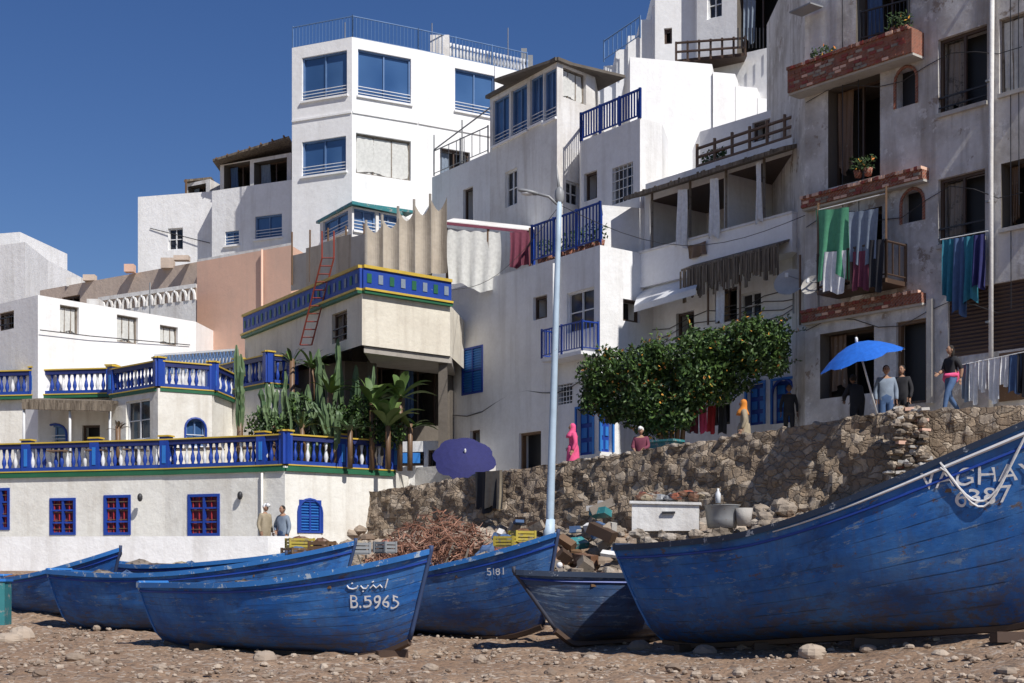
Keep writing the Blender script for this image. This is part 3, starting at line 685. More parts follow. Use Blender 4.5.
for u0,u1 in ((672,688),(745,768),(784,797)):
    a=Q(u0,0,-2.52,zpz-.9); b=Q(u1,0,-2.52,zpz-.9); t('veranda_doors').hexa(a,b-a,n3*.04,UP*2.0,'glass_dark'); 
    for q in (a,b): t('veranda_doors').hexa(q+n3*.04,e3*.08,n3*.03,UP*2.05,'blue_frame')
for k in range(6): a=Q(652+k*26,0,-2.2,zpz+rr(-.6,.2)); t('veranda_clutter').box(a,(rr(.3,.9),.3,rr(.5,1.2)),random.choice(['wood','c_denim','cinder','c_white','wood_grey']),rr(0,1))
t('thatch_roof').hexa(v3(A,zr-.12)+n3*.02,e3*L,n3*.95-UP*.3,UP*.12,'thatch')
for i in range(int(L/.09)): p=v3(A,zr-.40)+e3*(i*.09)+n3*.94; t('thatch_roof').hexa(p,e3*.08,n3*.03,UP*(.12+rr(-.12,.03)),'thatch')
for u in (652,690,726,764,800): p=Q(u,0,.5); t('veranda_posts').tube([v3(p.xy,zpz-.15),v3(p.xy,zr-.25)],.045,'wood_grey',5)
t('veranda_parapet').hexa(v3(A,zpz-1.15),e3*L,n3*.6,UP*1.1,'white_clean')
t('veranda_parapet').hexa(v3(A,zpz-.05)-n3*.02,e3*L,n3*.66,UP*.07,'white_old')
for u,w in ((677,10),(709,9),(756,5)):
    cloth(t('white_curtains'),Q(u,190-(u-677)*.35,.75),Q(u+w,189-(u-677)*.35,.75),1.75,'c_white',.08,2,10)
cloth(t('brown_blanket'),Q(688,246,.67),Q(706,241,.67),.4,'wood',.05,2)
for k in range(3):
    t('timber_railing').tube([Q(697,0,-.1,zr+.35+k*.28),Q(803,0,-.1,zr+.35+k*.28)],.05,'wood',5)
for k in range(7): p=Q(697+k*17.5,0,-.1,zr); t('timber_railing').tube([p,p+UP*1.05],.055,'wood',5)
t('roof_parapet').hexa(v3(A,zr)-n3*.3,e3*L,n3*.28,UP*.28,'white_plaster')
for u in (704,712,722): p=Q(u,0,-.5,zr); t('roof_plants').lathe(p,[(.14,0),(.2,.35)],'red_brick',8)
for k in range(220): p=Q(rr(702,726),0,-.5+rr(-.2,.2),zr); c=p+UP*(.35+rr(0,.5)); d_=Vector((rr(-1,1),rr(-1,1),rr(-.3,1))).normalized()*.14; s_=d_.orthogonal().normalized()*.05; t('roof_plants').quad(c-s_,c+d_*.5,c+s_,c-d_*.5,'leaf')
block(t,[(700,47.5),(806,44.3)],zr-.1,Zv(112,45.5),{0:[(752,120,774,140,'dark')]},'white_clean',2)
a=Q(640,286,.05); b=Q(702,270,.05); a2=Q(634,306,1.4); b2=Q(696,288,1.4)
t('canvas_awning').add([a,b,b2,a2,b2-UP*.2,a2-UP*.2],[(0,1,2,3),(3,2,4,5)],'white_paint')
a=Q(706,262,.02);b=Q(803,236,.02); t('reed_awning').hexa(a,b-a,n3*1.1-UP*.45,UP*.07,'thatch')
for i in range(110):
    p=a.lerp(b,i/110)+n3*1.08-UP*.45; h_=.75+.3*noise.noise(Vector((i*.15,0,0)))+rr(-.2,.15); t('reed_awning').hexa(p-UP*h_+n3*rr(-.04,.04)+e3*rr(-.05,.05),e3*rr(.04,.08),n3*.03,UP*h_,'thatch')
for u in (708,740,800): t('reed_awning').tube([Q(u,325,1.0),Q(u,275 if u<750 else 255,1.0)],.035,'wood',4)
cloth(t('white_curtains'),Q(716,280,.9),Q(724,278,.9),1.3,'c_white',.05,2,8)
def dish(mb,c,r,axis):
    axis=Vector(axis).normalized(); q=axis.to_track_quat('Z','Y').to_matrix(); vs=[];fs=[];n=18
    vs.append(c)
    for k in range(1,4):
        for i in range(n): vs.append(c+q@Vector((math.cos(i*2*math.pi/n)*r*k/3,math.sin(i*2*math.pi/n)*r*k/3,.22*r*(k/3)**2)))
    for i in range(n): fs.append((0,1+i,1+(i+1)%n))
    for k in range(2):
        for i in range(n): fs.append((1+k*n+i,1+(k+1)*n+i,1+(k+1)*n+(i+1)%n,1+k*n+(i+1)%n))
    mb.add(vs,fs,'cinder',True); mb.tube([c+q@Vector((r*.9,0,.2*r)),c+q@Vector((0,0,r*.9))],.015,'metal_grey',4); mb.box(c+q@Vector((0,0,r*.9)),(.08,.08,.12),'white_paint'); mb.tube([c,c-axis*.4,c-axis*.4-UP*.6],.03,'metal_grey',5)
dish(t('satellite_dish'),Q(790,284,1.0),.45,(-.4,-.8,.45))
for k in range(4): t('cables').tube([Q(650+i*19,330+k*9-i*(5.2+k*.4)+4*math.sin(i*1.7+k),.04) for i in range(9)],.014,'black_metal',4)
for k,(u,mt) in enumerate([(690,'c_maroon'),(699,'c_pink'),(708,'c_red'),(718,'c_black'),(683,'c_grey')]): cloth(t('laundry'),Q(u,406,1.9),Q(u+8,405,1.9),.8,mt,.04,2,8)
t('laundry').tube([Q(680,406,1.9),Q(732,403,1.9)],.012,'white_paint',4)
t.done()
# ------------------------------------------------------------------ R
t=Thing('weathered_balcony_house')
A=Vector((8.24,40.)); B=A+(Vector((13.15,34.13))-A)*1.06
e=(B-A).normalized(); n3=Vector((e.y,-e.x,0)); e3=Vector((e.x,e.y,0)); L=(B-A).length
Q=makeQ(A,B)
def Qz(u,z,off=0): return Q(u,0,off,z)
ZT=Zv(-110,37)
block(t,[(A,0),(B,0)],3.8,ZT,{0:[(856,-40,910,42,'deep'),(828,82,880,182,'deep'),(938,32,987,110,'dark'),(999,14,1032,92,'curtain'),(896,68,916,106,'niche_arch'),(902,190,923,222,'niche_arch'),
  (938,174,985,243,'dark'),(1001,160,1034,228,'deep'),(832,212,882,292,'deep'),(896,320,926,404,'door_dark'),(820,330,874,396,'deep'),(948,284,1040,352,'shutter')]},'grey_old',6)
def band(ua,ub,v,h,o,mat='red_brick'):
    s0,s1=su(A,B,ua),su(A,B,ub); z=Zv(v,A.y+e.y*(s0+s1)/2)
    t('brick_ledges').hexa(v3(A,z)+e3*s0+n3*.003,e3*(s1-s0),n3*o,UP*h,mat)
    if mat=='red_brick':
        x0=s0
        while x0<s1-.1: 
            w_=rr(.09,.13); t('brick_ledges').hexa(v3(A,z+h)+e3*x0+n3*.003,e3*(w_-.012),n3*(o+.05+rr(0,.02)),UP*(.07+rr(0,.02)),random.choice(['red_brick','red_rust','peach','red_brick'])); x0+=w_
        for rw in range(int(h/.09)):
            x0=s0+(.06 if rw%2 else 0)
            while x0<s1-.25:
                if R()<.75: t('brick_ledges').hexa(v3(A,z+.012+rw*.09)+e3*x0+n3*(o+.003),e3*.2,n3*rr(.008,.025),UP*.07,random.choice(['red_brick','red_brick','red_rust','rock','peach']))
                x0+=.225
        t('brick_ledges').hexa(v3(A,z-.06)+e3*s0+n3*.003,e3*(s1-s0),n3*(o-.05),UP*.06,'cinder')
    return z
band(800,924,78,.62,.55); band(808,929,196,.24,.30); band(806,926,314,.26,.22)
for a_ in [(938,988,112),(999,1036,94),(938,986,245),(1000,1036,230)]: band(*a_,.1,.1,'cinder')
for uu in (842,1010,1018,858): t('cables').tube([Qz(uu,ZT,.05),Qz(uu+1,8+rr(0,4),.05)],.012,'black_metal',4)
t('drain_pipe').tube([Qz(993,ZT,.14),Qz(991,12,.14),Qz(991,5.7,.14)],.06,'white_old',7)
for z in (8,11,14,17): t('drain_pipe').hexa(Qz(990,z,.003),e3*.1,n3*.22,UP*.05,'metal_grey')
t('metalwork').box(Qz(806,Zv(12,39.7),.35),(.5,.8,.04),'metal_grey',.6)
railing(t('metalwork'),[Q(860,42,.1),Q(908,30,.1)],.8,'black_metal',.12)
for u,v,o_ in ((818,68,.35),(828,66,.35),(894,34,.4),(904,32,.4),(858,176,.2),(868,174,.2)):
    p=Q(u,v,o_); t('potted_plants').lathe(p,[(.09,-.05),(.13,.15)],'red_brick',8)
    for k in range(90):
        c=p+Vector((rr(-.2,.2),rr(-.2,.2),.15+rr(-.05,.35))); d_=Vector((rr(-1,1),rr(-1,1),rr(-.6,1))).normalized()*.12; s_=d_.orthogonal().normalized()*.035
        t('potted_plants').quad(c-s_,c+d_*.5,c+s_,c-d_*.5,'leaf_dark' if k%20 else 'blossom')
zb=Zv(300,39.2); a=Qz(818,zb,.9); b=Qz(886,zb,.9)
t('balcony').hexa(a-n3*.88,b-a,n3*.9,UP*.12,'wood_dark')
railing(t('balcony'),[a+UP*.12-n3*.86,a+UP*.12,b+UP*.12,b-n3*.86+UP*.12],.95,'wood_dark',.22,.022,.8,.035)
t('balcony').tube([a,a+UP*2.5],.035,'wood',5); t('balcony').tube([a+UP*2.3,b+UP*2.3],.015,'white_paint',4); t('balcony').tube([b,b+UP*2.5],.03,'wood',5)
cloth(t('laundry'),Q(815,210,.95),Q(849,207,.95),1.85,'c_green',.09,2); cloth(t('laundry'),Q(850,212,.95),Q(878,208,.95),1.4,'c_grey',.06,3)
cloth(t('laundry'),Q(824,252,1.0),Q(846,250,1.0),1.1,'c_white',.05,3); cloth(t('laundry'),Q(852,252,.98),Q(868,250,.98),1.0,'c_maroon',.05,3); cloth(t('laundry'),Q(870,240,1.0),Q(884,239,1.0),1.3,'c_black',.05,2)
for i,(u,w,mt,dr) in enumerate([(943,13,'c_teal',1.5),(953,14,'c_denim',1.9),(963,13,'c_teal',1.6),(973,12,'c_navy',1.3)]): cloth(t('laundry'),Q(u,240-i*1.5,.3+.03*i),Q(u+w,238-i*1.5,.3+.03*i),dr,mt,.08,2,12)
t('laundry').tube([Q(940,240,.3),Q(988,231,.3)],.015,'white_paint',4)
for i,(u,w,mt,dr) in enumerate([(962,9,'c_grey',.9),(970,9,'c_white',1.0),(979,8,'c_white',.75),(989,11,'c_white',1.05),(1001,8,'c_white',.7),(1009,12,'c_denim',.9),(1018,12,'c_black',1.0)]): cloth(t('laundry'),Q(u,364-i*1.8,1.1),Q(u+w,363-i*1.8,1.1),dr,mt,.05,2,8)
t('laundry').tube([Q(952,367,1.1),Q(1034,350,1.1)],.012,'white_paint',4)
t('wall_panels').hexa(Q(1000,402,.02),e3*.9,n3*.05,UP*1.2,'wood'); t('wall_panels').hexa(Q(929,404,.01),e3*.16,n3*.12,UP*2.7,'cinder')
dish(t('satellite_dish'),Q(812,286,.5),.3,(-.6,-.7,.4))
for z0,m2 in ((11.5,.3),(8.6,.25),(15,.2)): t('cables').tube([Qz(806+k*24,z0+m2*math.sin(k*1.3)-.02*k,.04) for k in range(10)],.012,'black_metal',4)
t.done()
t=Thing('white_van_standin')  # plain blocks stand in for a partly hidden white van
block(t,[(392,49.5),(446,49)],2.5,Zv(441,49.2),{0:[(398,452,424,466,'dark'),(428,450,438,470,'dark')]},'white_plaster',2)
block(t,[(415,48.2),(468,46.5)],2.5,Zv(466,47.5),{},'white_old',.8)
t('van_blue_patch').box(P3(407,458,49.0),(.9,.1,.35),'blue_light')
t.done()
# ------------------------------------------------------------------ lamp post
t=Thing('street_lamp')
p=W(549,40.2); gz=ground(p.x,p.y)-.2; tp=P3(559.5,196,40.2); base=Vector((p.x,p.y,gz))
pts=[base.lerp(tp,i/8) for i in range(9)]
t('pole').tube(pts,[.12-.006*i for i in range(9)],'pole_paint',10); t('pole').tube([base,base+UP*.9],.17,'pole_paint',10)
t('arm').tube([tp-UP*.3,tp+Vector((-.3,0,-.02)),tp+Vector((-.7,0,.08))],.04,'metal_grey',6)
h=tp+Vector((-.88,0,.11)); t('lamp_head').ell(h,(.32,.12,.07),'metal_grey',10,6,Matrix.Rotation(.2,3,'Y')); t('lamp_head').ell(h-UP*.035,(.22,.1,.07),'white_paint',10,6)
t('pole').tube([tp,tp+Vector((-.08,0,.85))],[.06,.01],'metal_grey',6); t('bracket').ell(tp,(.14,.1,.28),'metal_grey',8,6)
t.done()
t=Thing('overhead_cable')
a=P3(560,205,40.2); b=P3(806,215,40.0); t('c').tube([a.lerp(b,i/12)-UP*(1.0*math.sin(math.pi*i/12)) for i in range(13)],.01,'black_metal',4,False)
b=P3(449,290,52); t('c').tube([a.lerp(b,i/12)-UP*(.7*math.sin(math.pi*i/12)) for i in range(13)],.01,'black_metal',4,False); t.done()
# ------------------------------------------------------------------ bougainvillea
def leaves(mb,blobs,n,size,mats,weights,shell=.55,droop=.3):
    tot=sum(b[1].x*b[1].z for b in blobs)
    for c,r in blobs:
        k=int(n*r.x*r.z/tot)
        for i in range(k):
            d=Vector((random.gauss(0,1),random.gauss(0,1),random.gauss(0,1))).normalized()
            q=shell+(1-shell)*R()**.6
            p=c+Vector((d.x*r.x,d.y*r.y,d.z*r.z))*q*(1+.3*noise.noise(d*2.3+c))
            a=Vector((rr(-1,1),rr(-1,1),rr(-1,.6)-droop)).normalized(); s=a.cross(Vector((rr(-1,1),rr(-1,1),rr(-1,1)))).normalized()
            L=size*rr(.6,1.3); w=L*.45; mt=random.choices(mats,weights)[0]
            if mt=='blossom':
                if q<.85 or noise.noise(p*1.1)<-.02: mt='leaf'
                else: L*=.7; w=L*.7
            mb.add([p-a*L*.5,p+s*w*.5+a*L*.05,p+a*L*.5,p-s*w*.5+a*L*.05],[(0,1,2,3)],mt)
t=Thing('flowering_bougainvillea')
def BW(u): return 43.0+(39.6-43.0)*(u-578)/(790-578)
bl=[]
for u,v,ru,rv in [(600,372,24,20),(620,392,26,30),(598,392,18,18),(645,365,28,22),(650,395,30,26),(672,385,30,34),(690,355,26,20),(705,375,30,28),(727,345,28,20),(735,368,28,26),(757,335,26,17),(765,355,24,22),(778,340,14,22),(665,415,20,20),(632,412,22,16),(718,392,20,14),(748,328,20,10),(690,402,20,14),(612,358,14,10),(590,405,12,12),(700,340,18,12),(776,366,14,12),(655,350,14,9),(650,425,16,14),(610,412,14,12),(682,418,14,12)]:
    d=BW(u); k=d/F; bl.append((P3(u,v,d+rr(-.3,.3)),Vector((ru*k,.75,rv*k))))
leaves(t('foliage'),bl,30000,.155,['leaf','leaf_dark','blossom'],[5,3.4,.55],.25)
for k in range(90):
    c,r=random.choice(bl); d=Vector((random.gauss(0,1),random.gauss(0,.6),abs(random.gauss(0,1)))).normalized(); p=c+Vector((d.x*r.x,d.y*r.y,d.z*r.z))*.9; q=p+d*rr(.2,.5)-UP*rr(0,.15)
    t('shoots').tube([p,q],[.012,.005],'wood',3,False)
    for j in range(9): 
        x_=p.lerp(q,j/8)+Vector((rr(-.05,.05),rr(-.05,.05),rr(-.05,.05))); a_=Vector((rr(-1,1),rr(-1,1),rr(-1,1))).normalized()*.07; s_=a_.orthogonal().normalized()*.035; t('shoots').quad(x_-s_,x_+a_,x_+s_,x_-a_,'leaf' if j!=4 else 'blossom')
d=BW(660); 
for k in range(5): t('trunk').tube([v3(W(663+k*4,d+.1*k),4.6),P3(660+k*6,420,d),P3(640+k*18,390,d),P3(600+k*38,370-k*6,BW(600+k*38))],[.09,.07,.05,.02],'wood',6)
t.done()
t=Thing('teal_planter_box'); p=v3(W(660,40.9),pz(W(660,40.9).x,40.9)); t('box').box(p+UP*.5,(1.2,.5,.9),'teal',-.7); t('rim').box(p+UP*.97,(1.3,.6,.06),'teal',-.7); t.done()
# ------------------------------------------------------------------ cafe plants
zl=Zv(470,46.3)
def cactus(name,u,vtop,d,n,spread,w=.075):
    t=Thing(name); b=v3(W(u,d),zl)
    H=Zv(vtop,d)-zl
    for k in range(n):
        an=rr(0,6.28); o=Vector((math.cos(an)*spread*rr(.2,1),math.sin(an)*spread*.6*rr(.2,1),0)); st=rr(.1,.5)*H; h=H*rr(.6,1) if k else H
        h=max(h,st+1.0)
        pts=[b+UP*st*.8,b+o*.8+UP*(st+.2),b+o+UP*(st+.5)]+[b+o*(1+.12*q)+UP*(st+.5+(h-st-.5)*q/6)+Vector((rr(-.03,.03),rr(-.03,.03),0)) for q in range(1,7)]
        ww=w*rr(.75,1.25); rad=[.05,ww,ww*1.1]+[ww*rr(.85,1.2) for q in range(5)]+[.02]
        vs=[];fs=[];n_=10
        for i_,p in enumerate(pts):
            for k_ in range(n_):
                a_=2*math.pi*k_/n_+an; r_=rad[i_]*(1.25 if k_%2==0 else .6); vs.append(p+Vector((math.cos(a_)*r_,math.sin(a_)*r_,0)))
        for i_ in range(len(pts)-1):
            for k_ in range(n_): k2=(k_+1)%n_; fs.append((i_*n_+k_,i_*n_+k2,(i_+1)*n_+k2,(i_+1)*n_+k_))
        t('stems').add(vs,fs,'cactus_green')
    t('stems').tube([b,b+UP*H*.5],[.13,.09],'wood',7); t.done()
for u,vt,d,n,s,w in [(240,345,46.8,4,.12,.09),(283,372,46.6,6,.45,.07),(303,392,46.2,5,.35,.06),(322,350,46.9,6,.5,.07),(344,340,47.4,8,.6,.07),(362,366,47,6,.4,.06),(335,398,45.9,9,.6,.075),(273,382,46.4,7,.35,.07)]: cactus('columnar_cactus',u,vt,d,n,s,w)
def banana(name,u,vb,d,n,Lf,mat='banana_green',wid=.16):
    t=Thing(name); b=P3(u,vb,d); b.z=max(zl,b.z)
    t('stem').tube([v3(b.xy,zl),b+UP*.2],.09,'wood',6)
    for k in range(n):
        an=rr(0,6.28); el=rr(.5,1.4); dr=Vector((math.cos(an)*math.cos(el),math.sin(an)*math.cos(el),math.sin(el))); s=Vector((-math.sin(an),math.cos(an),0)); L=Lf*rr(.7,1.1); vs=[]
        for q in range(7):
            tt=q/6; p=b+dr*L*tt-UP*(.45*L*tt*tt); w=wid*math.sin(math.pi*min(1,tt*.85+.12))*rr(.8,1.1)
            vs+=[p-s*w+UP*w*.3,p,p+s*w+UP*w*.3]
        fs=[]
        for q in range(6): fs+=[(3*q,3*q+1,3*q+4,3*q+3),(3*q+1,3*q+2,3*q+5,3*q+4)]
        t('leaves').add(vs,fs,mat,True)
    t.done()
for a_ in [('banana_plant',388,428,46.0,18,1.8,'banana_green',.2),('banana_plant',400,400,46.8,14,1.6,'banana_green',.18),('banana_plant',372,405,46.4,14,1.7,'banana_green',.15),('agave_plant',350,432,45.6,22,1.1,'cactus_green',.07),('agave_plant',302,430,45.6,20,1.1,'cactus_green',.06),('palm_plant',330,395,46.0,18,1.5,'leaf',.07),('palm_plant',312,370,47.2,16,1.4,'leaf',.06),('palm_plant',292,365,47.2,14,1.1,'leaf',.06),('agave_plant',118,432,47.5,10,.8,'thatch',.05),('banana_plant',410,430,46.6,10,1.2,'banana_green',.14)]: banana(*a_)
t=Thing('terrace_shrub'); bl=[]
for u,v in ((262,425),(280,430),(320,425),(340,420),(375,430),(392,432),(300,410),(360,410)): bl.append((P3(u,v,46.5),Vector((.55,.5,.55))))
leaves(t('foliage'),bl,3600,.16,['leaf','leaf_dark'],[1,1],.3); t.done()
# ------------------------------------------------------------------ umbrellas
def umbrella(name,c,r,h,tilt,mat,polelen):
    t=Thing(name); q=Matrix.Rotation(tilt[1],3,'Y')@Matrix.Rotation(tilt[0],3,'X'); c=Vector(c); n=8; vs=[c.copy()];fs=[];rings=4
    for k in range(1,rings+1):
        f=k/rings
        for i in range(n*4):
            an=2*math.pi*i/(n*4); sc=1-.10*f*(1-abs(math.cos(an*n/2)))
            vs.append(c+q@Vector((math.cos(an)*r*f*sc,math.sin(an)*r*f*sc,-h*f**1.7*(1-.12*(1-abs(math.cos(an*n/2)))))))
    n4=n*4
    for i in range(n4): fs.append((0,1+i,1+(i+1)%n4))
    for k in range(rings-1):
        for i in range(n4): fs.append((1+k*n4+i,1+(k+1)*n4+i,1+(k+1)*n4+(i+1)%n4,1+k*n4+(i+1)%n4))
    t('canopy').add(vs,fs,mat,False)
    for i in range(n):
        an=2*math.pi*i/n; t('ribs').tube([c+q@Vector((0,0,-.05))]+[c+q@Vector((math.cos(an)*r*f,math.sin(an)*r*f,-h*f**1.7-.02)) for f in (.33,.66,1)],.012,'metal_grey',4)
    t('pole').tube([c+q@Vector((0,0,.12)),c-(q@Vector((0,0,polelen)))],.025,'white_paint',6); t('ribs').ell(c+q@Vector((0,0,.05)),(.04,.04,.08),'white_paint',6,4); return t.done()
umbrella('blue_beach_umbrella',P3(857,342,35.0),1.08,.5,(.1,-.3),'c_umbrella',2.0)
umbrella('navy_parasol',P3(465,452,45.9),1.05,.35,(.85,.15),'c_navy',1.7)
# ------------------------------------------------------------------ boats
def make_boat(name,stern,bow,zs0,zb0,hs,hm,hb,beam,hull='hull_blue',rake=.55,srake=.35,text=None,ps=2.2,tw=.45,inside='hull_inside',stripe=None,roll=0,cap='gunwale_worn'):
    S=Vector(stern); Bw=Vector(bow); L=(Bw-S).length; e=(Bw-S)/L; slope=(zb0-zs0)/L
    ex=Vector((e.x,e.y,slope)); ey=Vector((-e.y,e.x,0)); 
    def hb_(t):
        a=min(1,t/.45); b=1-max(0,(t-.45)/.55)
        return beam/2*((tw+(1-tw)*math.sin(a*math.pi/2)) if t<.45 else max(0.012,math.sin(b*math.pi/2)**.8 if b>0 else .012))
    def zs_(t): return hm+(hb-hm)*(max(0,(t-.3)/.7))**ps+(hs-hm)*(max(0,(.3-t)/.3))**1.6
    def zk_(t): return .0+.28*max(0,(t-.8)/.2)**2+.12*max(0,(.15-t)/.15)**2
    def surf(t,u,side,off=0):
        k=.34+.62*smooth(.6,1,t)+.12*(1-smooth(0,.25,t)); f=(.05+.95*u**k)*(1-.04*u*u)
        zz=zk_(t)+(zs_(t)-zk_(t))*u
        x=t*L+rake*smooth(.7,1,t)*(u-.5)*1.0-srake*(1-smooth(0,.25,t))*(u-.6)
        y=side*(hb_(t)*f+off)
        y+=roll*zz
        return Vector((S.x,S.y,zs0))+ex*x+ey*y+UP*zz
    th=Thing(name); mb=th('hull'); mb.uv={}
    nt_,nu_=40,12; sd=rr(0,50)
    for side in (-1,1):
        o=len(mb.v); vs=[];fs=[]
        for i in range(nt_+1):
            for j in range(nu_+1):
                t=i/nt_;u=j/nu_; vs.append(surf(t,u,side)+ey*side*.015*noise.noise(Vector((t*14+sd,u*8,0)))); mb.uv[o+len(vs)-1]=(t*L+ (side+1)*20+sd,u)
        for i in range(nt_):
            for j in range(nu_):
                k=i*(nu_+1)+j; q=(k,k+nu_+1,k+nu_+2,k+1); fs.append(q if side<0 else q[::-1])
        mb.add(vs,fs,hull,True)
    o=len(mb.v); vs=[surf(0,j/nu_,-1) for j in range(nu_+1)]+[surf(0,j/nu_,1) for j in range(nu_+1)]
    for j in range(nu_+1): mb.uv[o+j]=(0,j/nu_); mb.uv[o+nu_+1+j]=(1,j/nu_)
    mb.add(vs,[(j,j+1,nu_+2+j,nu_+1+j) for j in range(nu_)],hull)
    inn=th('inside'); vs=[];fs=[]
    for side in (-1,1):
        o=len(vs)
        for i in range(nt_+1):
            for j in range(6):
                t=.01+.97*i/nt_; u=.28+.72*j/5; vs.append(surf(t,u,side,-min(.06,hb_(t)*.8)))
        for i in range(nt_):
            for j in range(5):
                k=o+i*6+j; q=(k,k+1,k+7,k+6); fs.append(q if side<0 else q[::-1])
    o=(nt_+1)*6
    for i in range(nt_): fs.append((i*6,(i+1)*6,o+(i+1)*6,o+i*6))
    inn.add(vs,fs,inside)
    gw=th('gunwale')
    for side in (-1,1):
        vs=[];fs=[]
        for i in range(nt_+1):
            t=i/nt_
            for off,dz in ((.045,-.07),(.045,.03),(-.08 if t<.97 else -.01,.03),(-.08 if t<.97 else -.01,-.04)): vs.append(surf(t,1,side,off)+UP*dz)
        for i in range(nt_):
            for j in range(4): fs.append((i*4+j,i*4+(j+1)%4,(i+1)*4+(j+1)%4,(i+1)*4+j))
        fs+=[(0,1,2,3),tuple(nt_*4+j for j in (3,2,1,0))]
        gw.add(vs,fs,cap)
        gw.tube([surf(i/30,.88,side,.008) for i in range(31)],.024,'blue_trim',5)
        if stripe=='white': gw.tube([surf(.42+.58*i/30,.945,side,.03) for i in range(31)],[.010+.03*i/30 for i in range(31)],'white_paint',5)
    kl=th('keel'); kl.tube([surf(1,u/8,0)+ex*.01 for u in range(9)]+[surf(1,1,0)+UP*.09+ex*.02],[.04]*9+[.04],hull,6)
    kl.tube([surf(i/20,0,0)-UP*.04 for i in range(21)],.07,'wood_dark',5)
    for side in (-1,1): kl.tube([surf(0,u/6,side) for u in range(7)],.03,'gunwale_worn',5)
    kl.tube([surf(0,1,-1)+UP*.02,surf(0,1,1)+UP*.02],.05,cap,5)
    tb=th('thwarts')
    for t_ in (.18,.36,.55,.72):
        a=surf(t_,.82,-1,-.05); b=surf(t_,.82,1,-.05); tb.hexa(a,ex*.24,b-a,UP*.05,'wood')
    vs=[surf(.84+.03*i,.97,-1,-.02) for i in range(6)]+[surf(.84+.03*i,.97,1,-.02) for i in range(6)]
    tb.add(vs,[(i,i+1,7+i,6+i) for i in range(5)],'blue_light')
    gr=th('gear')
    for k in range(3):
        t0=rr(.15,.4); a=surf(t0,1,rr(-.5,.5))+UP*rr(-.1,.06); b=surf(t0+.4,1,rr(-.5,.5))+UP*rr(-.1,.05); gr.tube([a,b],.03,'wood_grey',5)
    for k in range(6):
        t0=rr(.12,.8); gr.ell(surf(t0,.92,rr(-.4,.4)),(rr(.2,.45),rr(.2,.35),rr(.1,.22)),random.choice(['twig','c_khaki','orange_net','c_denim','wood_grey']),10,6,None,.2)
    if text:
        side,items=text
        for body,t0,h0,size in items:
            cu=bpy.data.curves.new('t','FONT'); cu.body=body; cu.size=size; ob=bpy.data.objects.new('t',cu); scene.collection.objects.link(ob)
            dg=bpy.context.evaluated_depsgraph_get(); me=bpy.data.meshes.new_from_object(ob.evaluated_get(dg)); vs=[]
            for v in me.vertices:
                t=t0+(v.co.x*(1 if side<0 else -1)+.03*noise.noise(v.co*6))/L; u=(h0+v.co.y+.03*noise.noise(v.co*7+Vector((3,3,3)))-zk_(t))/(zs_(t)-zk_(t)); vs.append(surf(t,max(.05,min(.99,u)),side,.02))
            th('registration_lettering').add(vs,[tuple(p.vertices) for p in me.polygons],'reg_white')
            bpy.data.objects.remove(ob)
    th.surf=surf; th.zk=zk_; th.zs=zs_; th.L=L; th.side=(text[0] if text else -1)
    return th
def stroke(th,pts,r=.013,side=-1):
    P=[]
    for t,h in pts:
        h=1.17+(h-1.18)*.75+(t-.8)*.35
        P.append(th.surf(t,min(.93,(h-th.zk(t))/(th.zs(t)-th.zk(t))),side,.014))
    th('registration_lettering').tube(P,r,'reg_white',5)
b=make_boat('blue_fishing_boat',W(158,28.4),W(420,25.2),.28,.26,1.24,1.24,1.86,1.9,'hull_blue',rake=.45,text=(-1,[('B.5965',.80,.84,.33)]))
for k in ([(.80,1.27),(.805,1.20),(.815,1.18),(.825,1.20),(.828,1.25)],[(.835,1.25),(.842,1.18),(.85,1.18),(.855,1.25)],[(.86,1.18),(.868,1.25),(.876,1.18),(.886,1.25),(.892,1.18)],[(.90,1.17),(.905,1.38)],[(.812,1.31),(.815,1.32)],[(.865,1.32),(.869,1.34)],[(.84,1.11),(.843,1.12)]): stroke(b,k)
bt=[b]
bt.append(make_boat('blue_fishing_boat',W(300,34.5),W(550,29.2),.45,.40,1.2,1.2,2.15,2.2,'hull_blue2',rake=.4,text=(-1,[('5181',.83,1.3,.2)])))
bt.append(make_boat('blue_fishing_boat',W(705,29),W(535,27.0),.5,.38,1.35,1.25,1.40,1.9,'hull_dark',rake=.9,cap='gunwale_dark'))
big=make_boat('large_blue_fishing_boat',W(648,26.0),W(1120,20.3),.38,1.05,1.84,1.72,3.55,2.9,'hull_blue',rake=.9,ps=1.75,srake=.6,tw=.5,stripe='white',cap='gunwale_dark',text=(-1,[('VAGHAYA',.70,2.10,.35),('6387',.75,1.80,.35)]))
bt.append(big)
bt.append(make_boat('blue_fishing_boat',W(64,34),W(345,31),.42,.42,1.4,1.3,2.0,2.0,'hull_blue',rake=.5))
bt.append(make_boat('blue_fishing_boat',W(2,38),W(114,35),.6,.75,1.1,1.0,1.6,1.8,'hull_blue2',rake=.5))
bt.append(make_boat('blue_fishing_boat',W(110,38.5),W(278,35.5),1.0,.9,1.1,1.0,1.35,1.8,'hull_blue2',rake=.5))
for k in range(2): big('mooring_rope').tube([big.surf(.735+.12*i/14,.98-.30*math.sin(math.pi*i/14)**(1+.4*k)-(.03*k),-1,.05) for i in range(15)],.018,'c_white',5)
for b in bt: b.done()
t=Thing('timber_props')
for u,d in ((690,25.4),(770,24.3),(870,22.9),(1010,21),(205,27.4),(392,25.5)):
    p=W(u,d); z=ground(p.x,p.y); t('p').box((p.x,p.y,z+.05),(.55,.2,.16),'wood_dark',rr(-.6,.6),(rr(-.1,.1),rr(-.1,.1)))
t.done()
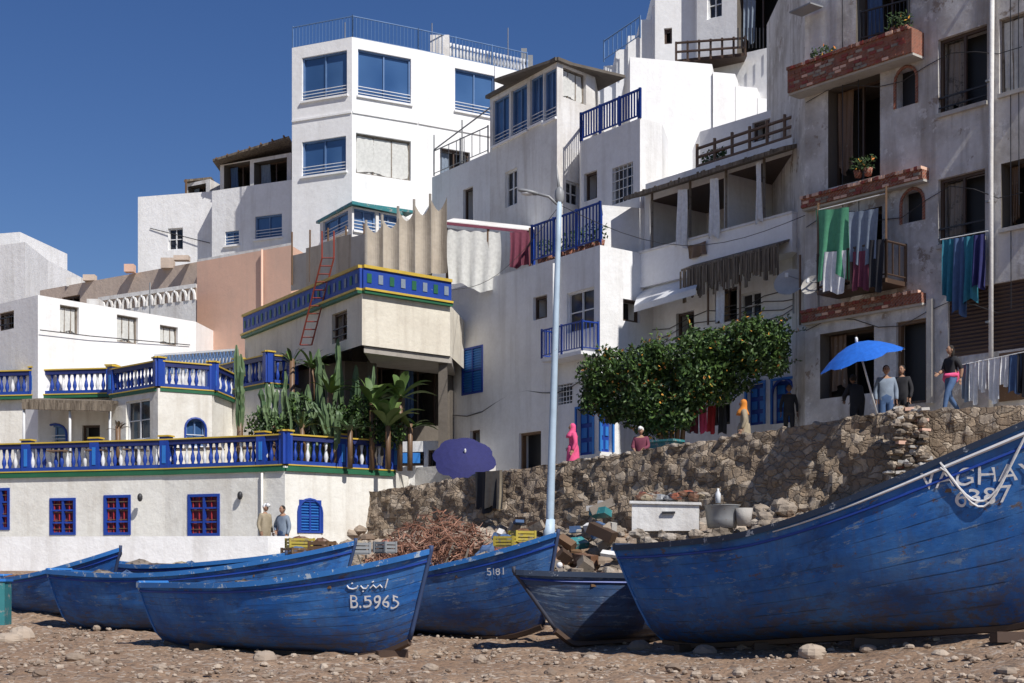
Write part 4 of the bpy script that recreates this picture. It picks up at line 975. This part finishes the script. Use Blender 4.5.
# ------------------------------------------------------------------ beach clutter along the wall
rk=MB()
for i in range(620):
    s=rr(2,SL-1); o=abs(random.gauss(0,1.9))+.2; p=SA+SE*s+SN*o; r=rr(.08,.28)*(1.5 if R()<.12 else 1); rock(rk,p.x,p.y,ground(p.x,p.y)+r*.4,r,'rock' if i%3 else 'stones')
for i in range(170):
    p=W(rr(560,740),rr(30,33.5)); r=rr(.12,.32); rock(rk,p.x,p.y,ground(p.x,p.y)+rr(0,.8),r,'rock' if i%2 else 'stones')
rk.make('rubble_pile')
t=Thing('brushwood_pile')
for i in range(2400):
    u=rr(355,490); d=rr(38.5,42); p=W(u,d)
    hz=max(.15,1.45*math.sin(math.pi*(u-350)/145)); z=ground(p.x,p.y)+rr(-.1,hz); c=Vector((p.x,p.y,z)); d_=Vector((rr(-1,1),rr(-1,1),rr(-.3,.9))).normalized()*rr(.25,.65)
    t('twigs').tube([c-d_*.5,c+Vector((rr(-.05,.05),0,rr(-.05,.05))),c+d_*.5],[.018,.015,.005],'twigs',3,False)
t.done()
t=Thing('driftwood_and_debris')
for k in range(300):
    u=rr(285,620); d=rr(33.5,40.5); p=W(u,d)
    if p.x<-6 and d<36.5: continue
    z=ground(p.x,p.y)+rr(.0,1.0)*smooth(33,38,d); mt=random.choice(['wood_grey','wood','wood_dark','cinder','c_denim','wood_grey','teal','rock','white_old','twig','rock'])
    t('pieces').box((p.x,p.y,z),(rr(.15,.8),rr(.1,.35),rr(.04,.3)),mt,rr(0,3),(rr(-.6,.6),rr(-.6,.6)))
for k in range(30):
    p=W(rr(300,560),rr(34.5,39)); z=ground(p.x,p.y)+.2; t('posts').tube([(p.x,p.y,z),(p.x+rr(-.7,.7),p.y,z+rr(.5,1.3))],.03,'wood_grey',5)
t.done()
t=Thing('fishing_net_heap')
for k in range(34):
    p=W(rr(330,545),rr(34,39)); z=ground(p.x,p.y); t('net').ell((p.x,p.y,z+.35),(rr(.35,.75),.5,rr(.3,.7)),random.choice(['orange_net','c_denim','c_maroon','twig','c_khaki','metal_grey','wood_dark']),18,12,None,.1)
for k in range(40):
    p=W(rr(320,560),rr(33.8,38)); z=ground(p.x,p.y)+rr(.4,1.0); t('floats').ell((p.x,p.y,z),(.08,.08,.08),random.choice(['c_white','c_orange','cinder','black_metal']),8,6)
t.done()
for u,d,mt in ((440,34.8,'blue_plastic'),(466,35.6,'metal_grey'),(345,37.5,'green_plastic')):
    t=Thing('plastic_barrel'); p=W(u,d); g_=ground(p.x,p.y); t('b').lathe((p.x,p.y,g_),[(.24,0),(.28,.1),(.28,.4),(.26,.45),(.28,.5),(.28,.8),(.2,.9)],mt,14); t.done()
def crate(name,u,v,d,sz,mat,rz):
    t=Thing(name); c=P3(u,v,d); m=Matrix.Rotation(rz,3,'Z'); w,dp,h=sz
    t('base').box(c-UP*h*.5,(w,dp,.04),mat,rz)
    for sx,sy,wx,wy in ((0,-1,w,.03),(0,1,w,.03),(-1,0,.03,dp),(1,0,.03,dp)):
        for k in range(3): t('slats').box(c+m@Vector((sx*w/2,sy*dp/2,-h*.32+k*h*.33)),(wx,wy,h*.24),mat,rz)
    for sx in(-1,1):
        for sy in(-1,1): t('corners').box(c+m@Vector((sx*w/2,sy*dp/2,0)),(.06,.06,h),mat,rz)
    t('contents').ell(c+UP*h*.1,(w*.45,dp*.45,h*.6),random.choice(['twig','c_khaki','c_denim','orange_net']),10,6,None,.15)
    t.done()
for u,v,d,s,mt,rz in [(522,536,37.3,(.55,.4,.28),'yellow_plastic',.5),(506,541,37,(.5,.4,.26),'yellow_plastic',-.3),(300,543,41,(.7,.5,.28),'yellow_plastic',.4),(297,553,40.8,(.7,.5,.3),'wood',.8),(358,548,37.5,(.5,.4,.3),'metal_grey',.5),(322,548,40,(.6,.4,.4),'wood',-.4),(385,547,38,(.4,.4,.3),'metal_grey',.9)]:
    crate('fish_crate',u,v,d,s,mt,rz)
t=Thing('white_storage_chest'); c=P3(666,518,32.5)
t('body').box(c,(1.5,.9,.62),'white_old',-.15); t('lid').box(c+UP*.33,(1.6,1.0,.06),'white_old',-.15,(.02,.03)); t('handles').box(c+Vector((0,-.5,.1)),(.3,.05,.05),'black_metal',-.15)
for k in range(22): t('gear_on_lid').ell(c+Vector((rr(-.6,.9),rr(-.3,.3),.42+rr(0,.14))),(rr(.08,.2),.15,rr(.05,.11)),random.choice(['twig','rock','c_khaki','metal_grey','orange_net']),8,5,None,.2)
t('stand').box(c-UP*.95,(1.3,.7,1.3),'rock',-.15)
for k in range(40): t('stones').ell(c+Vector((rr(-.8,.8),rr(-.75,-.3),rr(-1.5,-.35))),(rr(.1,.22),.14,rr(.08,.15)),'rock',7,5,None,.16)
t.done()
t=Thing('grey_fish_tub'); c=P3(722,517,32.3); t('tub').lathe(c-UP*.25,[(.33,0),(.36,.2),(.40,.5),(.43,.52)],'metal_grey',14)
for k in range(60): t('rubble_stand').ell(c+Vector((rr(-.5,.75),rr(-.45,.4),rr(-1.5,-.34))),(rr(.12,.25),.18,rr(.08,.17)),'rock',7,5,None,.16)
t('bucket').lathe(P3(744,517,32)-UP*.2,[(.15,0),(.2,.4)],'cinder',12); t('bottle').lathe(P3(718,503,32.3),[(.06,0),(.065,.2),(.025,.28),(.025,.33)],'white_paint',8); t.done()
t=Thing('teal_mooring_box'); c=P3(-6,603,31); t('body').box(c,(.6,.6,.95),'teal',.1); t('lid').box(c+UP*.5,(.66,.66,.06),'blue_light',.1); t.done()
t=Thing('hanging_cloth'); p,s=sw(492); q=v3(p,swz(s)+.06)+Vector((SN.x,SN.y,0))*.16; e3=Vector((SE.x,SE.y,0)); cloth(t('c'),q-e3*.5,q+e3*.35,1.2,'c_black',.06,2); cloth(t('c'),q-e3*.1+Vector((SN.x,SN.y,0))*.05,q+e3*.6+Vector((SN.x,SN.y,0))*.05,1.1,'c_khaki',.05,3); t.done()
# ------------------------------------------------------------------ people
def person(name,x,y,z,h,heading,top,bottom,skin='skin',hair='hair',pose='stand',hat=None,long_hair=False,shoes='c_black',sleeves=True,robe=False,female=False,bulk=1.22):
    J=dict(pel=(0,0,.95),sp=(0,-.01,1.12),ch=(0,0,1.30),nk=(0,.0,1.45),nk2=(0,.015,1.53),
      shL=(-.18,0,1.40),elL=(-.25,-.03,1.12),wrL=(-.25,.07,.88),shR=(.18,0,1.40),elR=(.25,-.03,1.12),wrR=(.25,.07,.88),
      hiL=(-.09,0,.88),knL=(-.10,.02,.48),anL=(-.11,-.02,.08),toL=(-.13,.15,.03),hiR=(.09,0,.88),knR=(.10,.02,.48),anR=(.11,-.02,.08),toR=(.13,.15,.03))
    if pose=='walk': J.update(knL=(-.09,.2,.52),anL=(-.09,.28,.09),toL=(-.1,.46,.06),knR=(.09,.0,.48),anR=(.09,-.30,.14),toR=(.1,-.16,.03),elL=(-.24,-.14,1.14),wrL=(-.22,-.12,.9),elR=(.24,.06,1.14),wrR=(.16,.26,1.05))
    if pose=='sit': 
        J={k:(a,b_,c-.45) if k[:2] in('pe','sp','ch','nk','sh','el','wr','hi') else (a,b_,c) for k,(a,b_,c) in J.items()}
        J.update(knL=(-.13,.42,.5),anL=(-.12,.42,.08),toL=(-.12,.6,.03),knR=(.13,.42,.5),anR=(.12,.42,.08),toR=(.12,.6,.03),wrL=(-.14,.3,.62),wrR=(.14,.3,.62),elL=(-.24,.06,.7),elR=(.24,.06,.7))
    if pose=='akimbo': J.update(elR=(.38,-.05,1.15),wrR=(.2,.1,1.0))
    if pose=='lean': J.update(ch=(0,.08,1.28),nk=(0,.14,1.41),nk2=(0,.18,1.48),shL=(-.17,.1,1.36),shR=(.17,.1,1.36),elL=(-.26,.2,1.12),wrL=(-.14,.4,1.05),elR=(.26,.2,1.12),wrR=(.14,.4,1.05))
    rad=dict(pel=(.155,.11),sp=(.135,.10),ch=(.165,.11),nk=(.07,.065),nk2=(.05,.055),sh=(.062,.062),el=(.045,.045),wr=(.03,.03),hi=(.09,.09),kn=(.06,.06),an=(.042,.042),to=(.035,.028))
    if female: rad['ch']=(.145,.115); rad['sp']=(.12,.09)
    order=list(J.keys()); ix={k:i for i,k in enumerate(order)}
    E=[('pel','sp'),('sp','ch'),('ch','nk'),('nk','nk2'),('ch','shL'),('shL','elL'),('elL','wrL'),('ch','shR'),('shR','elR'),('elR','wrR'),('pel','hiL'),('hiL','knL'),('knL','anL'),('anL','toL'),('pel','hiR'),('hiR','knR'),('knR','anR'),('anR','toR')]
    me=bpy.data.meshes.new('tmp'); me.from_pydata([J[k] for k in order],[(ix[a],ix[b]) for a,b in E],[]); ob=bpy.data.objects.new('tmp',me); scene.collection.objects.link(ob)
    md=ob.modifiers.new('s','SKIN'); 
    sv=me.skin_vertices[0].data if me.skin_vertices else None
    if sv:
        for k in order:
            r_=rad.get(k,rad.get(k[:2])); bk_=bulk if k not in('nk','nk2') else 1.05
            sv[ix[k]].radius=(r_[0]*bk_,r_[1]*bk_)
        sv[0].use_root=True
    ob.modifiers.new('u','SUBSURF').levels=1
    dg=bpy.context.evaluated_depsgraph_get(); em=bpy.data.meshes.new_from_object(ob.evaluated_get(dg))
    sc=h/1.75; rot=Matrix.Rotation(heading,3,'Z'); T=lambda p: Vector((x,y,z))+rot@(Vector(p)*sc)
    th=Thing(name); mb=th(name+'_body')
    Jv={k:Vector(v) for k,v in J.items()}
    def cls(p):
        best=None;bd=9
        for a,b in E:
            A_,B_=Jv[a],Jv[b]; ab=B_-A_; tt=max(0,min(1,(p-A_).dot(ab)/ab.length_squared)); dd=(p-(A_+ab*tt)).length
            if dd<bd: bd=dd;best=(a,b,tt)
        a,b,tt=best
        if b[:2] in('to',): return shoes
        if b[:2] in('kn','an','hi'): return top if robe and b[:2]!='an' else bottom
        if b=='nk2': return skin
        if b[:2]=='wr': return top if sleeves and tt<.9 else skin
        if b=='sp' and tt<.15: return bottom
        return top
    vv=[v.co.copy() for v in em.vertices]; o=len(mb.v); mb.v+=[tuple(T(p)) for p in vv]
    for pl in em.polygons: 
        c=sum((vv[i] for i in pl.vertices),Vector())/len(pl.vertices); mb.f.append([o+i for i in pl.vertices]); mb.m.append(cls(c)); mb.sm.append(True)
    bpy.data.objects.remove(ob)
    if robe:
        pts=[Jv['sp']-UP*.05,Jv['pel'],Jv['pel']-UP*.4,Jv['pel']-UP*.82]; mb.tube([T(p) for p in pts],[.16*sc,.19*sc,.22*sc,.28*sc],top,12)
    hc=Jv['nk2']+Vector((0,.02,.11))
    def E_(c,r,m,**k): mb.ell(T(c),tuple(q*sc for q in r),m,k.get('nu',12),k.get('nv',9),rot,0,k.get('fn'))
    def face(p):
        f=p.copy()
        if p.z<0: f.x*=1-.25*(-p.z/(.12*sc)); 
        return f
    E_(hc,(.078,.095,.118),skin,fn=face)
    E_(hc+Vector((0,.098,-.012)),(.014,.02,.028),skin,nu=6,nv=5)
    for s_ in(-1,1):
        E_(hc+Vector((s_*.03,.083,.012)),(.011,.008,.008),'eye',nu=6,nv=4); E_(hc+Vector((s_*.03,.086,.032)),(.018,.006,.004),'hair',nu=6,nv=4); E_(hc+Vector((s_*.08,-.0,-.005)),(.012,.022,.032),skin,nu=6,nv=5)
    E_(hc+Vector((0,.084,-.058)),(.024,.01,.008),'lip',nu=6,nv=4)
    E_(hc+Vector((0,-.022,.028)),(.088,.092,.106),hat or hair)
    if long_hair: E_(hc+Vector((0,-.06,-.06)),(.085,.06,.15),hair)
    if hat=='c_white' : mb.tube([T(hc+Vector((0,.05,.07))),T(hc+Vector((0,.16,.055)))],[.07*sc,.05*sc],hat,8)
    if robe:
        sq=[(-.33,.20,0),(-.27,.185,0),(-.2,.15,-.01),(-.14,.11,-.02),(-.07,.098,-.03),(.0,.10,-.03),(.06,.096,-.025),(.11,.07,-.02),(.135,.02,-.02)]
        mb.tube([T(hc+Vector((0,o_,z_))) for z_,r_,o_ in sq],[r_*sc for z_,r_,o_ in sq],hat,14)
    for s_,w,el in((-1,'wrL','elL'),(1,'wrR','elR')):
        d=(Jv[w]-Jv[el]).normalized(); side=Vector((0,1,0))-d*d.y; side.normalize(); nrm=d.cross(side); c=Jv[w]+d*.055
        q=Matrix((side,nrm,d)).transposed()
        mb.ell(T(c),(.042*sc,.018*sc,.055*sc),skin,8,6,rot@q)
        for k in range(4):
            st=c+side*(-.03+.02*k)+d*.04; L=[.06,.072,.075,.06][3-k]
            mb.tube([T(st),T(st+d*L*.5+nrm*s_*.008),T(st+d*L+nrm*s_*.03)],[.010*sc,.009*sc,.006*sc],skin,5)
        st=c+side*.035-d*.02; mb.tube([T(st),T(st+side*.03+d*.025),T(st+side*.035+d*.055)],[.012*sc,.010*sc,.007*sc],skin,5)
    return th,T,mb
PI=math.pi
def place(u,vhead,d,h,sit=False): 
    p=W(u,d); return p.x,p.y,Zv(vhead,d)-h*(1 if not sit else .745)
x,y,z=place(951,348,34.9,1.66); th,T,mb=person('woman_walking',x,y,5.665,1.68,PI*.62,'c_black','c_denim',long_hair=True,pose='walk',female=True,sleeves=False,bulk=1.35)
mb.ell(T((.12,-.1,.98)),(.22,.2,.2),'c_pink',10,7,None,.08); mb.tube([T((-.18,0,.99)),T((0,.15,.98)),T((.19,0,.99)),T((0,-.15,.99)),T((-.18,0,.99))],.06,'c_pink',6); mb.tube([T((.2,.0,1.42)),T((0,-.17,1.2)),T((-.18,-.05,1.0))],.018,'c_pink',5); th.done()
for (u,vh,d,h,hd,tp,bt_,ps,kw) in [
  (886,366,35.4,1.74,PI*.95,'c_grey','c_denim','stand',dict(bulk=1.5)),
  (902,366,36.2,1.7,PI*.8,'c_black','c_black','stand',dict(bulk=1.4)),
  (857,372,35.9,1.7,PI*.1,'c_black','c_black','lean',dict(skin='skin_dark',bulk=1.5)),
  (744,400,38.4,1.62,PI*.45,'c_khaki','c_khaki','stand',dict(hat='c_orange',robe=True,female=True,bulk=1.5)),
  (573,424,42.2,1.62,PI*.55,'c_pink','c_denim','akimbo',dict(hat='c_pink',robe=True,female=True,bulk=1.6)),
  (641,427,40.3,1.66,PI*.9,'c_maroon','c_black','sit',dict(hat='c_white',bulk=1.45)),
  (265,504,43.0,1.74,PI*1.3,'c_khaki','c_khaki','stand',dict(hat='c_white',bulk=1.4)),
  (283,506,42.8,1.76,PI*.8,'c_grey','c_denim','akimbo',dict(bulk=1.4)),
  (789,385,40.7,1.6,PI*.95,'c_black','c_black','stand',dict(skin='skin_dark'))]:
    x,y,z=place(u,vh,d,h,ps=='sit'); 
    th,T,mb=person('woman_standing' if kw.get('female') else ('man_sitting' if ps=='sit' else 'man_standing'),x,y,z,h,hd,tp,bt_,pose=ps,**kw)
    if ps=='sit': mb.box(T((0,0,.22)),(.42,.42,.44),'wood')
    th.done()
# ------------------------------------------------------------------ light, sky, camera
el=math.radians(47); hd=Vector((.6,-.8))
S=Vector((hd.x*math.cos(el),hd.y*math.cos(el),math.sin(el)))
su_=bpy.data.lights.new('sun','SUN'); su_.energy=5.0; su_.angle=math.radians(.53); su_.color=(1,.96,.90)
so=bpy.data.objects.new('sun',su_); so.rotation_euler=S.to_track_quat('Z','Y').to_euler(); scene.collection.objects.link(so)
w=bpy.data.worlds.new('World'); scene.world=w; w.use_nodes=True; nt=w.node_tree; bg=nt.nodes['Background']
sk=nt.nodes.new('ShaderNodeTexSky'); sk.sky_type='NISHITA'; sk.sun_disc=False; sk.sun_elevation=el; sk.sun_rotation=math.atan2(hd.x,hd.y); sk.altitude=0; sk.air_density=1.0; sk.dust_density=0.15; sk.ozone_density=3.0
hs=nt.nodes.new('ShaderNodeHueSaturation'); hs.inputs['Saturation'].default_value=1.25; hs.inputs['Hue'].default_value=.515
nt.links.new(sk.outputs[0],hs.inputs['Color']); nt.links.new(hs.outputs[0],bg.inputs[0]); bg.inputs[1].default_value=.078
cam=bpy.data.cameras.new('camera'); co=bpy.data.objects.new('camera',cam); scene.collection.objects.link(co); scene.camera=co
co.location=(0,0,CZ); co.rotation_euler=(math.radians(90),0,0); cam.lens=50; cam.sensor_width=36; cam.shift_y=(HV-341.5)/1024; cam.clip_end=8000; cam.clip_start=.1
scene.view_settings.view_transform='Standard'; scene.view_settings.look='None'; scene.view_settings.exposure=0
